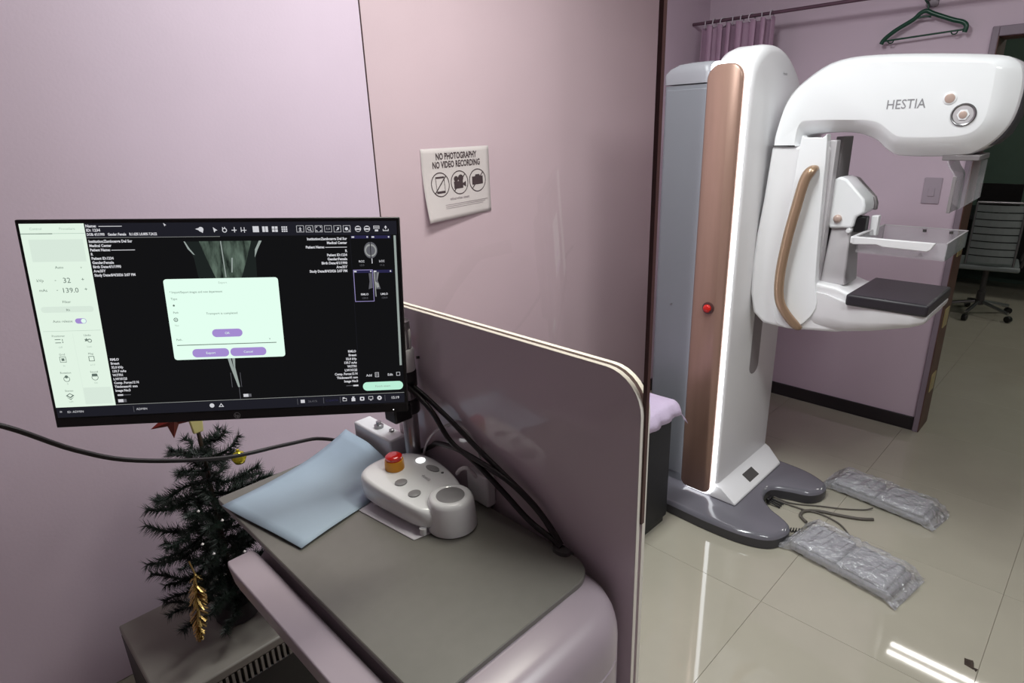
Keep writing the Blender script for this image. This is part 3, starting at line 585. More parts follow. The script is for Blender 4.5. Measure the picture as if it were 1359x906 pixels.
class Scr:
    def __init__(s, z): s.m = {}; s.z = z
    def g(s, m): return s.m.setdefault(m, MB())
    def rect(s, m, x0, x1, y0, y1, dz=0): s.g(m).add([Q(x0, y1, s.z + dz), Q(x1, y1, s.z + dz), Q(x1, y0, s.z + dz), Q(x0, y0, s.z + dz)], [(0, 1, 2, 3)])
    def rr(s, m, x0, x1, y0, y1, r, dz=0):
        p = rrect(x0, x1, -y1, -y0, r, 5); s.g(m).add([(a/1000, b/1000, (s.z + dz)/1000) for a, b in p], [tuple(range(len(p)))])
    def frame(s, m, x0, x1, y0, y1, t=.6, dz=0):
        s.rect(m, x0, x1, y0, y0 + t, dz); s.rect(m, x0, x1, y1 - t, y1, dz); s.rect(m, x0, x0 + t, y0, y1, dz); s.rect(m, x1 - t, x1, y0, y1, dz)
    def disc(s, m, x, y, r, r2=0, dz=0, n=18):
        if r2:
            s.g(m).add([Q(x + q*math.cos(2*math.pi*k/n), y + q*math.sin(2*math.pi*k/n), s.z + dz) for q in (r, r2) for k in range(n)], [(k, (k + 1) % n, n + (k + 1) % n, n + k) for k in range(n)])
        else: s.g(m).add([Q(x + r*math.cos(2*math.pi*k/n), y - r*math.sin(2*math.pi*k/n), s.z + dz) for k in range(n)], [tuple(range(n))])
    def poly(s, m, pts, dz=0): s.g(m).add([Q(x, y, s.z + dz) for x, y in pts], [tuple(range(len(pts)))])
    def text(s, m, t, x, y, size, align='LEFT', bold=0, dz=.05, sx=1.0):   # y = baseline
        put_text(s.g(m), t, size/1000, Q(x, y, s.z + dz), (1, 0, 0), (0, 1, 0), bold/1000, align, sx)
    def done(s, name, parent, stuff=False):
        me = bpy.data.meshes.new(name); V = []; F = []; I = []
        for k, (m, mb) in enumerate(s.m.items()):
            n = len(V); V += mb.v; F += [tuple(n + i for i in f) for f in mb.f]; I += [k]*len(mb.f); me.materials.append(MATS[m])
        me.from_pydata(V, [], F); me.polygons.foreach_set('material_index', I)
        o = link(name, me, parent, local=True)
        if stuff: o['kind'] = 'stuff'
        return o
# left side panel
sp_ = Scr(.40); sp_.rect('scr_panel', 5.2, 90.8, 5.6, 283.5); sp_.done('side_panel', scr)
pi = Scr(.5)
pi.rect('scr_tile', 14, 86, 28, 60); pi.rect('scr_inkl', 5.2, 90, 19.4, 20); pi.rect('scr_ink', 5.2, 47, 19.2, 20.4)
pi.text('scr_ink', 'Auto', 42, 70, 5.5); pi.text('scr_ink', 'v', 76, 70, 5); pi.text('scr_inkl', 'Control', 18, 14.5, 5); pi.text('scr_inkl', 'Procedure', 57, 14.5, 5)
pi.text('scr_ink', 'kVp', 14, 89, 6); pi.text('scr_ink', '-', 38, 89, 8); pi.text('scr_ink', '32', 49, 91, 11); pi.text('scr_ink', '+', 74, 89, 8)
pi.text('scr_ink', 'mAs', 15, 103.5, 6); pi.text('scr_ink', '-', 38, 103.5, 8); pi.text('scr_ink', '139.0', 45, 105.5, 10.5); pi.text('scr_ink', '+', 76, 103.5, 8)
pi.text('scr_ink', 'Filter', 43, 121, 5.5); pi.rr('scr_tile', 12, 84, 126, 135, 4.5); pi.text('scr_ink', 'Rh', 46, 133, 5, dz=.1)
pi.text('scr_ink', 'Auto release', 25, 150, 5.2); pi.rr('scr_purple', 55.5, 71, 144.5, 152.5, 4); pi.disc('scr_dialog', 67, 148.5, 3.4, dz=.1)
for r_ in range(4):
    for c_ in range(2):
        if r_ == 3 and c_ == 1: pi.rect('scr_tile', 49, 88, 166 + 29*r_, 193 + 29*r_); continue
        x, y = 28.5 + 40*c_, 178.5 + 28.8*r_
        pi.text('scr_ink', ('Positioner', 'Undo', 'Grid', 'Mag', 'Rotation', 'Sound', 'Stereo')[r_*2 + c_], x, y - 6.5, 4.4, 'CENTER')
        k = r_*2 + c_
        if k == 0:
            for d in (-2.5, 2.5): pi.rect('scr_ink', x - 6, x + 2, y + d - .5, y + d + .5)
            pi.rect('scr_ink', x + 4, x + 5, y - 3, y - .5); pi.rect('scr_ink', x + 4, x + 5, y + .5, y + 3)
        elif k == 1: pi.rect('scr_ink', x - 5, x + 3, y - 2, y - 1); pi.disc('scr_ink', x + 2, y + .6, 3, 2); pi.poly('scr_ink', [(x - 5, y + 1.5), (x - 2, y - 4), (x - 1, y + 1)])
        elif k == 2: pi.frame('scr_ink', x - 4.5, x + 4.5, y - 4.5, y + 4.5, .7); pi.rect('scr_ink', x - 2, x + 2, y - 2, y + 2)
        elif k == 3: pi.frame('scr_ink', x - 4, x + 4, y - 4, y + 4, .9)
        elif k == 4: pi.disc('scr_ink', x, y - 1.5, 2.4); pi.disc('scr_ink', x, y + 2, 4.5, 3.7); 
        elif k == 5: pi.rr('scr_ink', x - 4, x + 4, y - 5, y - .5, 1.5); pi.disc('scr_ink', x, y + 1, 4.8, 4)
        else: pi.poly('scr_ink', [(x - 6, y), (x, y - 4), (x + 6, y), (x, y + 4)]); pi.poly('scr_panel', [(x - 3.5, y - .3), (x, y - 2.8), (x + 3.5, y - .3), (x, y + 2.2)], .1); pi.poly('scr_ink', [(x - 6, y + 1.5), (x, y + 5.5), (x + 6, y + 1.5), (x, y + 7)])
        pi.text('scr_inkl', ('Off', 'Last', 'In', 'x1.0', '0', 'On', 'Left')[k], x, y + 11, 4, 'CENTER')
pi.rect('scr_inkl', 9, 88, 163, 163.4); pi.rect('scr_tile', 48.3, 48.8, 166, 280); 
pi.done('panel_print', scr, True)
# header and toolbars
for nm_, rc_ in (('header_bar', [('scr_bar', 90.8, 532.8, 5.6, 26)]), ('task_bar', [('scr_bar', 5.2, 532.8, 284, 300)]), ('scroll_bar', [('scr_grey', 527.6, 531, 27.4, 236)]), ('divider_line', [('scr_line', 90.8, 532.8, 282.6, 283.3)]), ('divider_line', [('scr_line', 91, 274.5, 26, 26.5)])):
    hb = Scr(.42)
    for r_ in rc_: hb.rect(*r_)
    hb.done(nm_, scr)
tx = Scr(.55)
tx.text('scr_text', 'Name:  ------------------', 92.5, 11.2, 5.4, bold=.22); tx.text('scr_text', 'ID: 1234', 92.5, 17.2, 5.4, bold=.22); tx.text('scr_text', 'DOB: 4/1/1990    Gender: Female    R:1.62% L:0.80% 7.24.22', 92.5, 23.2, 5.2, bold=.22, sx=.74)
for i, s_ in enumerate(('Institution:Zamboanga Del Sur', 'Medical Center', 'Patient Name: ---------------------', 'R', 'Patient ID:1234', 'Gender:Female', 'Birth Date:4/1/1990', 'Age:35Y', 'Study Date:8/4/2026 2:07 PM')):
    y = 33.2 + 6.15*i
    tx.text('scr_text', s_, 93.2, y, 5.4, bold=.22, sx=.88); tx.text('scr_text', s_, 457.5 - .3*i, y, 5.4, 'RIGHT', bold=.22, sx=.88)
for i, s_ in enumerate(('RMLO', 'Breast', '32.0 kVp', '139.7 mAs', 'W:7701', 'L:W10125', 'Comp. Force:12 N', 'Thickness:41 mm', 'Image No:3')):
    y = 211.5 + 6.25*i
    tx.text('scr_text', s_, 94, y, 5.2, bold=.22, sx=.9); tx.text('scr_text', s_, 460, y, 5.2, 'RIGHT', bold=.22, sx=.9)
tx.rect('scr_text', 96, 104, 266, 268.5); tx.rect('scr_dim', 104, 115, 266.8, 267.8); tx.rect('scr_text', 452, 460, 266.3, 268.8); tx.rect('scr_dim', 441, 452, 267, 268)
for x in (95.5, 281): tx.rect('scr_text', x, x + 7.5, 274, 279); tx.rect('scr_dim', x + 8, x + 12, 274, 279)
tx.poly('scr_text', [(198, 5.8), (202, 9), (200, 9.4), (199.4, 11)])
tx.poly('scr_text', [(266, 12.6), (272, 17.2), (269.2, 17.8), (267.2, 20.4)])
tx.disc('scr_text', 282, 17.2, 3.4, 2.2); tx.rect('scr_text', 279, 280, 12.5, 16); tx.rect('scr_text', 282, 283, 12.3, 15)
tx.disc('scr_text', 249, 15.6, 3.6); tx.poly('scr_text', [(241, 15), (246, 13.5), (246, 17)]); tx.poly('scr_text', [(248, 18), (252, 18), (251, 21)])
tx.rect('scr_text', 292, 299, 16.6, 17.8); tx.rect('scr_text', 295.4, 296.6, 12.8, 20.4); tx.rect('scr_text', 305, 306, 13, 20); tx.rect('scr_text', 305, 313, 17, 18); tx.rect('scr_text', 309.5, 310.5, 13, 21)
x, y = 326.4, 16.1; tx.rect('scr_text', x - 4.4, x + 4.4, y - 4.4, y + 4.4)
for x, y, n_ in ((339.7, 16.2, (2, 1)), (353.6, 16.3, (2, 2)), (367.4, 16.4, (3, 3))):
    for a in range(n_[0]):
        for b in range(n_[1]):
            wx, wy = 9/n_[0], 9/n_[1]; tx.rect('scr_text', x - 4.5 + a*wx + .4, x - 4.5 + (a + 1)*wx - .4, y - 4.5 + b*wy + .4, y - 4.5 + (b + 1)*wy - .4)
for i, x in enumerate((390.2, 403.7, 417.1, 430.9, 444.6, 458.4)):
    y = 16.2 + .1*i; tx.frame('scr_text', x - 5.4, x + 5.4, y - 5, y + 5, .55)
    if i == 0: tx.rect('scr_text', x - .5, x + .5, y - 2.6, y + 2.6); tx.rect('scr_text', x - 2, x + 2, y - .5, y + .5); tx.rect('scr_text', x - 2, x + 2, y + 2.4, y + 3.2)
    elif i == 1: tx.disc('scr_text', x - .5, y - .3, 2.6, 1.8); tx.poly('scr_text', [(x + 1.2, y + 1), (x + 3.2, y + 3), (x + 2.4, y + 3.6), (x + .6, y + 1.8)])
    elif i == 2:
        for a in (-1, 1):
            for b in (-1, 1): tx.poly('scr_text', [(x + a*3.8, y + b*3.4), (x + a*1.4, y + b*3.4), (x + a*3.8, y + b*1.2)][::(1 if a*b < 0 else -1)])
    elif i == 3: tx.text('scr_text', '1:1', x, y + 1.6, 5, 'CENTER')
    elif i == 4: tx.poly('scr_text', [(x - 2.6, y + 2.6), (x + .4, y - .4), (x - .6, y - 2.2), (x + 2.8, y - 2), (x + 1.6, y + 1.4)][::-1])
    else: tx.disc('scr_text', x - .4, y, 2.4); tx.rect('scr_text', x + 2.6, x + 3.8, y + 1.6, y + 3.8)
for x in (475, 488.4): tx.disc('scr_text', x, 16.9, 4.6, 3.8); tx.rect('scr_text', x - 3.6, x + 3.6, 16.2, 18.4); tx.rect('scr_text', x - 2, x + 2, 13, 14)
tx.frame('scr_text', 498, 507, 12.5, 17.2, .7); tx.rect('scr_text', 500, 505, 18.4, 21); tx.rect('scr_text', 499, 506, 14.2, 15.2)
tx.poly('scr_text', [(514, 15.4), (516.3, 12.2), (518.6, 15.4)]); tx.rect('scr_text', 515.8, 516.8, 15, 18); tx.rect('scr_text', 512, 520.6, 19.6, 20.6); tx.rect('scr_text', 512, 513, 17.6, 20.6); tx.rect('scr_text', 519.6, 520.6, 17.6, 20.6)
# task bar
tx.text('scr_text', '=', 9, 293, 7); tx.text('scr_text', 'ID: ADMIN', 20, 293, 5); tx.rect('scr_dim', 115.4, 116, 286.5, 296); tx.text('scr_text', 'ADMIN', 119.5, 293, 5)
tx.disc('scr_text', 231.7, 291, 3.6); tx.poly('scr_text', [(241.6, 294), (245.6, 287.6), (249.6, 294)]); tx.poly('scr_bar', [(243.6, 293), (245.6, 289.6), (247.6, 293)], .06)
for x in (362.5, 403.2, 429.5, 501): tx.rect('scr_dim', x, x + .6, 286, 296)
tx.rect('scr_text', 367.6, 374, 288, 293.6); tx.text('scr_dim', '26.41%', 379, 293, 5); tx.text('scr_navy', 'C:\\DATA', 407, 293, 5)
tx.frame('scr_text', 433.6, 440, 288.6, 293.6, .8); tx.rect('scr_text', 433.6, 437, 287, 289); tx.rect('scr_text', 447.6, 453.6, 289, 294.4); tx.rect('scr_text', 449, 452.4, 286.4, 289)
tx.rr('scr_text', 461, 468.2, 287.4, 294, 1.5); tx.disc('scr_bar', 464.6, 290.7, 1.7, dz=.06); tx.frame('scr_text', 474.8, 482.2, 287.2, 292.6, .8); tx.rect('scr_text', 477, 480, 293.4, 294.4); tx.disc('scr_text', 492.4, 290.6, 3.7); tx.disc('scr_bar', 492.4, 290.6, 1.3, dz=.06)
tx.text('scr_text', '15:19', 511, 293, 6, bold=.1)
tx.text('scr_text', 'Add', 473.5, 253, 5.4, bold=.1); tx.frame('scr_text', 487.5, 493.5, 246.6, 254.6, .7); tx.rect('scr_text', 489, 492, 249, 249.6); tx.rect('scr_text', 489, 492, 251.4, 252)
tx.text('scr_text', 'Edit', 507.5, 253, 5.4, bold=.1); tx.frame('scr_text', 521.5, 527.5, 247.4, 253.6, .7)
tx.rr('scr_mint', 467.2, 531.4, 262.8, 277.4, 7); tx.text('scr_grey', 'Finish exam', 499, 272, 5.2, 'CENTER', dz=.1)
tx.done('screen_print', scr, True)
# main x-ray image
xr = Scr(.36)
xr.poly('scr_flank', [(225, 33.2), (331, 33.2), (322, 58), (321, 88), (237, 88), (234, 58)][::-1], -.03)
xr.poly('scr_xray', [(244, 33), (318, 33), (309, 60), (298, 90), (281, 200), (280, 207), (270, 207), (268, 200), (262, 90), (252, 60)][::-1])
for pts in ([(222.6, 33), (224.4, 33), (230, 44), (236, 53), (233.5, 52), (227, 44)], [(329, 33), (333, 33), (326, 46), (320.6, 58), (322, 46)], [(273.6, 33), (275.2, 33), (276.8, 87), (275.4, 87)], [(287, 58), (289, 58), (286.4, 80), (284.6, 80)], [(264, 214), (268.6, 214), (276, 262), (274.6, 262), (266, 226)], [(270.6, 214), (275, 214), (273.6, 230), (277.4, 262), (275.8, 262), (271.4, 232)]):
    xr.poly('scr_grey', pts[::-1], .06)
xr.rect('scr_dim', 265.4, 266, 238, 262, .05); xr.rect('scr_dim', 279.6, 280.2, 238, 262, .05); xr.rect('scr_dim', 275.6, 276.2, 262, 282, .05)
xr.done('scan_image', scr, True)
# thumbnails
th = Scr(.45)
for x0, x1, y0 in ((463.6, 490.6, 27), (493.4, 522.8, 27.2), (463.8, 493, 79.8), (493.8, 523, 80)):
    th.rect('scr_navy', x0, x1, y0, y0 + 4.6); th.rect('scr_text', x0 + 1, x0 + 5, y0 + 1.2, y0 + 3.4, .06); th.disc('scr_text', x1 - 2.6, y0 + 2.3, 1.2, dz=.06)
def half(cx_, cy_, w_, h_, side): return [(cx_ + side*w_*math.sin(math.pi*k/12), cy_ - h_*math.cos(math.pi*k/12)) for k in range(13)]
for s_ in (-1, 1):
    p = half(492, 49.5, 10, 12.5, s_); th.poly('scr_dim', p if s_ < 0 else p[::-1]); p = half(492 + s_*.8, 49.8, 8, 9.5, s_); th.poly('scr_line', p if s_ < 0 else p[::-1], .05); p = half(492 + s_*.8, 50, 6, 7, s_); th.poly('scr_dim', p if s_ < 0 else p[::-1], .1)
th.rect('scr_black', 491.4, 492.4, 33, 66, .16); th.rect('scr_text', 492.6, 493.8, 62, 70, .1)
th.poly('scr_dim', [(487, 85), (491.6, 85), (491.6, 108), (485.6, 110), (487.6, 98)]); th.poly('scr_dim', [(494.6, 83), (503, 83), (500, 96), (504, 110), (496.8, 110)]); th.poly('scr_line', [(494.4, 83), (496, 83), (497, 122), (495.6, 122)], .05); th.poly('scr_line', [(500.6, 84), (501.8, 84), (499.4, 96), (498.6, 96)], .05); th.poly('scr_line', [(496, 98), (501, 101), (502, 107), (498, 108)], .05)
for x, y, a, b in ((477.5, 68, 'RCC', '13.9'), (508, 68, 'LCC', '11.2'), (479, 119.5, 'RMLO', '139.0'), (509, 119.5, 'LMLO', '124.0')): th.text('scr_text', a, x, y, 4.4, 'CENTER', .1); th.text('scr_dim', b, x, y + 6, 4.2, 'CENTER')
th.frame('scr_violet', 463.8, 493.4, 79.4, 129.6, .9, .1); th.rect('scr_bar', 462, 462.5, 26, 270)
th.done('thumbnail', scr, True)
# dialog
dg_ = Scr(.7); dg_.rr('scr_dialog', 186.4, 351, 88.4, 214.2, 4.5); dg_.done('dialog_panel', scr)
di = Scr(.8)
di.text('scr_inkl', 'Export', 264, 96.5, 4.6); di.text('scr_ink', '* Import/Export images and new department', 193, 110, 4.8, sx=.86); di.text('scr_ink', 'Type', 193.5, 120, 4.6); di.disc('scr_ink', 196.5, 128.6, 1.5); di.text('scr_ink', 'Transport is completed', 241, 143.8, 4.8)
di.text('scr_ink', 'Path', 194, 141, 4.4); di.disc('scr_ink', 196.5, 150.6, 3.2, 2.2); di.poly('scr_ink', [(195, 150), (198, 150), (196.5, 152)][::-1]); di.text('scr_inkl', 'No', 194, 161, 4.4); di.text('scr_ink', 'Path..', 193, 183.5, 4.4)
di.rect('scr_ink', 193, 339.5, 190.3, 191.5); di.text('scr_ink', 'v', 329, 186, 5)
for b4 in ((246, 290.6, 167, 179.6), (213.5, 267.3, 197.6, 211), (269.4, 322.9, 197.6, 211)):
    bt = Scr(.78); bt.rr('scr_purple', *b4, 6.2); bt.done('dialog_button', scr)
di.text('scr_dialog', 'OK', 268.3, 175.2, 5, 'CENTER', dz=.15); di.text('scr_dialog', 'Export', 240.4, 206, 5, 'CENTER', dz=.15); di.text('scr_dialog', 'Cancel', 296, 206, 5, 'CENTER', dz=.15)
di.done('dialog_print', scr, True)
lg = Scr(1.35); lg.disc('grey_button', 268, 309.3, 5, 4.2); lg.text('grey_button', 'hp', 268, 311.6, 6.4, 'CENTER', .15); lg.disc('led_small', 514, 312, .8); lg.done('maker_mark', mon, True)

# ---------------------------------------------------------------- cables
g_ = 'black cables hanging from the monitor to the desk'
cable('monitor_cable', [(.62, 1.03, 1.16), (.664, .975, 1.097), (.67, .921, 1.065), (.672, .869, 1.015), (.672, .80, .996), (.672, .725, .964), (.674, .659, .930), (.678, .605, .913), (.678, .588, .905)], .0054, 'cable_black', 'black cable from the monitor to the desk grommet, lowest of the bundle', group=g_)
cable('monitor_cable', [(.63, 1.035, 1.16), (.676, .983, 1.099), (.683, .893, 1.060), (.684, .81, 1.022), (.684, .724, .988), (.684, .658, .960), (.684, .617, .931), (.683, .590, .906)], .0054, 'cable_black', 'black cable running along the shield board, uppermost of the bundle', group=g_)
cable('network_cable', [(-.06, 1.22, 1.245), (.042, 1.22, 1.172), (.123, 1.22, 1.095), (.207, 1.22, 1.038), (.36, 1.235, .972), (.50, 1.25, .940), (.59, 1.26, .915), (.65, 1.265, .86), (.67, 1.27, .70)], .0045, 'cable_black', 'long black cable sagging past the small tree to the back of the desk', n=8)
cable('monitor_cable', [(.640, 1.052, .907), (.662, 1.046, .912), (.690, 1.032, .920), (.693, .995, .940), (.688, .955, .967), (.678, .92, .990), (.674, .851, 1.003), (.672, .764, 1.000), (.676, .694, .984), (.682, .636, .948), (.682, .596, .91)], .0054, 'cable_black', 'black cable passing round the foot of the steel pole, middle of the bundle', group=g_)
cable('white_cable', [(.678, .969, .904), (.674, .965, .955), (.678, .936, 1.006), (.692, .891, 1.038), (.694, .849, 1.038), (.694, .815, 1.01), (.690, .80, .967)], .0026, 'cable_white', 'thin white cable arching behind the control box')
pg = thing('power_adapter', 'white plug adapter with short cord behind the control box', 'adapter', (.675, .80, .9))
MB().box(.675, .698, .77, .83, .902, .968).build('adapter_body', 'white_plastic', pg, bevel=.004)
MB().tube(crom([(.676, .80, .96), (.666, .815, .978), (.662, .832, .97), (.664, .845, .955)], 5, False), .004, 8).build('adapter_cord', 'cable_white', pg, smooth=60)

# ================================================================ HEATER CABINET AND TREE
hb_ = thing('fan_heater_cabinet', 'grey vented cabinet on the floor carrying the small tree', 'cabinet', (.5, 1.6, 0))
HX0, HX1, HY0, HY1, HZ = .16, .72, 1.42, 1.80, .30
MB().box(HX0, HX1, HY0 + .012, HY1, 0, HZ - .03).build('body', 'heater_dark', hb_, bevel=.003)
MB().box(HX0, HX1, HY0, HY1, HZ - .028, HZ).build('top_panel', 'heater_grey', hb_, bevel=.005)
MB().box(HX0, HX1, HY0, HY0 + .012, .0, .225).build('front_panel', 'heater_dark', hb_, bevel=.003)
slat = MB().box(-.0035, .0035, -.006, .006, -.024, .024).mesh('slat', 'heater_grey')
k = 0; x = HX0 + .012
while x < HX1 - .008:
    o = link('slat', slat, hb_, local=True); o.location = (x - .5, HY0 + .006 - 1.6, .248); x += .0155
TXc, TYc, TZ = .42, 1.60, HZ
tree = thing('christmas_tree', 'small green tabletop christmas tree with gold tinsel behind the monitor', 'tree', (TXc, TYc, TZ))
MB().tube([(TXc, TYc, TZ + .02), (TXc, TYc, TZ + .60)], .008, 8, radii=[.010, .005]).build('trunk', 'trunk', tree, smooth=60)
MB().lathe(TXc, TYc, [(.055, TZ + .0005), (.06, TZ + .004), (.045, TZ + .045), (.02, TZ + .055)], 18).build('pot', 'heater_dark', tree, smooth=40)
def branch_mesh(seed, L):
    rng = random.Random(seed); mb = MB(); n_ = 7
    pts = [Vector((L*i/n_, .012*math.sin(i*.9 + seed), -.10*L*math.sin(math.pi*i/n_*.5) + .06*L*(i/n_)**2)) for i in range(n_ + 1)]
    mb.tube(pts, .003, 5)
    cnt = int(L*2600)
    for k in range(cnt):
        t = rng.uniform(.08, 1.03); i = min(n_ - 1, int(min(.999, t)*n_)); f_ = min(1, t)*n_ - i; p = pts[i].lerp(pts[i + 1], min(1, f_))
        a = rng.uniform(0, 2*math.pi); ln = rng.uniform(.018, .034)*(1.05 - .25*t); fw = rng.uniform(.35, .9)
        d = Vector((fw, math.cos(a), math.sin(a)*.9)).normalized(); s_ = Vector((-d.y, d.x, .1)).normalized()*.0011; u_ = d.cross(s_).normalized()*.0011
        q = p + d*ln; mb.add([p + s_, p - s_, p + u_, q], [(0, 1, 3), (1, 2, 3), (2, 0, 3)])
    me = bpy.data.meshes.new('branch'); me.from_pydata(mb.v, [], mb.f); me.materials.append(MATS['needle']); return me
BM = [branch_mesh(s_, l_) for s_, l_ in ((1, .09), (2, .11), (3, .13), (4, .15), (5, .17), (6, .07))]
rng = random.Random(11)
def add_branch(me, z, az, tilt, s_=1.0):
    o = bpy.data.objects.new('branch', me); COL.objects.link(o); o.parent = tree; o.location = (0, 0, z)
    o.rotation_euler = (0, -tilt, az); o.scale = (s_, s_, s_)
for lv in range(11):
    z = .08 + .045*lv; Lk = (4, 4, 4, 3, 3, 3, 2, 2, 1, 0, 5)[lv]; nb = 7 if lv < 8 else 5
    for b_ in range(nb): add_branch(BM[Lk], z + rng.uniform(-.012, .012), 2*math.pi*b_/nb + lv*.7 + rng.uniform(-.2, .2), rng.uniform(-.15, .35) + (.25 if lv > 8 else 0), rng.uniform(.98, 1.22))
# hanging tinsel: a tapering string of small bright leaves
ti = MB(); rng2 = random.Random(4)
T0, T1 = Vector((.304, 1.452, .590)), Vector((.279, 1.445, .412))
for k in range(230):
    t = rng2.random(); p = T0.lerp(T1, t); wd = .020*(.55 + .9*math.sin(math.pi*min(1, t*.9 + .1))); a = rng2.uniform(0, 6.28)
    d = Vector((math.cos(a), math.sin(a), -.8)).normalized()*wd; s_ = Vector((-math.sin(a), math.cos(a), 0))*.0022
    ti.add([p - s_, p + s_, p + d + s_*.6, p + d - s_*.6], [(0, 1, 2, 3)])
ti.tube([T0 + Vector((0, .03, .02)), T0, T1], .002, 5)
tl = ti.build('tinsel', 'tinsel', tree)
MB().lathe(0, 0, [(.001, -.018), (.012, -.014), (.0185, 0), (.013, .013), (.004, .018), (.004, .023), (.001, .024)], 18).xf(Matrix.Translation((.466, 1.475, .835))).build('bauble', 'gold_ball', tree, smooth=60)
def star(cx_, cy_, cz_, r, m, nm):
    p = [(cx_ + (r if k % 2 == 0 else r*.42)*math.sin(math.pi*k/5 + math.pi*1.04), cz_ + (r if k % 2 == 0 else r*.42)*math.cos(math.pi*k/5 + math.pi*1.04)) for k in range(10)]
    mb = MB(); mb.v = [(x, cy_, z) for x, z in p] + [(cx_, cy_ - .012, cz_), (cx_, cy_ + .012, cz_)]
    mb.f = [(k, (k + 1) % 10, 10) for k in range(10)] + [((k + 1) % 10, k, 11) for k in range(10)]; return mb.build(nm, m, tree)
star(.346, 1.50, .981, .05, 'star_red', 'star_ornament')
MB().loft([[(.388, 1.52, .915), (.412, 1.52, .915), (.412, 1.53, .915), (.388, 1.53, .915)], [(.382, 1.52, .975), (.418, 1.52, .975), (.418, 1.53, .975), (.382, 1.53, .975)]]).build('ribbon', 'ribbon_cream', tree, bevel=.003)
MB().loft([[(.40 + .012*math.cos(a), 1.44 + .012*math.sin(a), .545) for a in (0, 1.57, 3.14, 4.71)], [(.402 + .003*math.cos(a), 1.44 + .003*math.sin(a), .57) for a in (0, 1.57, 3.14, 4.71)]]).build('bell_ornament', 'silver_bit', tree)
for (x, y, z) in ((.335, 1.45, .66), (.355, 1.45, .62), (.42, 1.43, .60), (.345, 1.46, .745), (.39, 1.45, .70), (.44, 1.44, .55), (.40, 1.45, .49)):
    MB().lathe(0, 0, [(.0008, -.004), (.004, 0), (.0008, .004)], 8).xf(Matrix.Translation((x, y, z))).build('bead', 'silver_bit', tree, smooth=70)

# ================================================================ SIGN ON THE WALL
sg = thing('paper_sign', 'white paper sign reading no photography no video recording taped on the lilac wall', 'sign', (1.64, WY, 1.27))
SX0, SX1, SZ0, SZ1 = 1.462, 1.812, 1.266, 1.535
rot = -.02
def curl(u, v): return .003 + .030*max(0, 1 - u*1.1)*max(0, .75 - v)**1.6*1.6 + .005*max(0, .35 - v)*u
def sgp(u, v, e=0):
    x = SX0 + (SX1 - SX0)*u; z = SZ0 + (SZ1 - SZ0)*v; z += (u - .5)*.010*(1 - v)
    return (x, WY - curl(u, v) - e, z)
mb = MB(); n_ = 16
for j in range(n_ + 1):
    for i in range(n_ + 1): mb.v.append(sgp(i/n_, j/n_))
mb.f = [(j*(n_ + 1) + i, j*(n_ + 1) + i + 1, (j + 1)*(n_ + 1) + i + 1, (j + 1)*(n_ + 1) + i) for j in range(n_) for i in range(n_)]
so = mb.build('sheet', 'paper', sg, smooth=80); s = so.modifiers.new('solid', 'SOLIDIFY'); s.thickness = .0006; s.offset = 0
pr = MB()
def pr_add(pts, fs): pr.add([sgp(u, v, .0012) for u, v in pts], fs)
def pr_text(t, u, v, h, bold, width):
    vs_, fs = text_mesh(t, h, bold, 'CENTER'); wd = max(v_[0] for v_ in vs_) - min(v_[0] for v_ in vs_)
    k = width/wd; pr_add([(u + q[0]*k, v + q[1]) for q in vs_], fs)
pr_text('NO PHOTOGRAPHY', .50, .845, .125, .004, .60); pr_text('NO VIDEO RECORDING', .50, .73, .125, .004, .70)
ax = (SX1 - SX0)/(SZ1 - SZ0)
def pdisc(cu, cv, r, r2=0, n=36):
    if r2: pr_add([(cu + q*math.cos(2*math.pi*k/n)/ax*1.0, cv + q*math.sin(2*math.pi*k/n)) for q in (r, r2) for k in range(n)], [(k, (k + 1) % n, n + (k + 1) % n, n + k) for k in range(n)])
    else: pr_add([(cu + r*math.cos(2*math.pi*k/n)/ax, cv + r*math.sin(2*math.pi*k/n)) for k in range(n)], [tuple(range(n))])
def pquad(*p): pr_add(list(p), [tuple(range(len(p)))])
def pbar(u0, v0, u1, v1, t):
    dx, dy = (u1 - u0)*ax, v1 - v0; l_ = math.hypot(dx, dy); ox, oy = -dy/l_*t/ax, dx/l_*t; pquad((u0 + ox, v0 + oy), (u0 - ox, v0 - oy), (u1 - ox, v1 - oy), (u1 + ox, v1 + oy))
CV = .50
for cu in (.235, .52, .80):
    pdisc(cu, CV, .172, .158); d_ = .163*.7071
    pbar(cu - d_/ax, CV - d_, cu + d_/ax, CV + d_, .008)
u = .235; pbar(u - .062, CV + .10, u + .062, CV + .10, .012); pbar(u - .062, CV - .105, u + .062, CV - .105, .016); pbar(u - .060, CV - .1, u - .060, CV + .1, .004); pbar(u + .060, CV - .1, u + .060, CV + .1, .004)
u = .52; pquad((u - .085, CV - .085), (u + .05, CV - .085), (u + .05, CV + .02), (u - .085, CV + .02)); pdisc(u - .05, CV + .055, .042); pdisc(u + .02, CV + .06, .052); pquad((u + .05, CV - .04), (u + .095, CV - .075), (u + .095, CV + .01), (u + .05, CV - .015))
u = .80; pquad((u - .085, CV - .06), (u + .085, CV - .06), (u + .085, CV + .06), (u - .085, CV + .06)); pquad((u - .04, CV + .06), (u + .04, CV + .06), (u + .03, CV + .088), (u - .03, CV + .088))
link('sign_print', flat_mesh(pr, 'sign_print', 'ink'), sg)['kind'] = 'stuff'
pr = MB(); pdisc(.80, CV, .045, .030); pr_text('without written consent', .50, .265, .055, .001, .30)
for i, v in enumerate((.205, .18, .155)): pbar(.27, v, .95 - .04*i, v + .0, .0035)
link('sign_fine_print', flat_mesh(pr, 'sign_fine_print', 'ink_light'), sg)['kind'] = 'stuff'

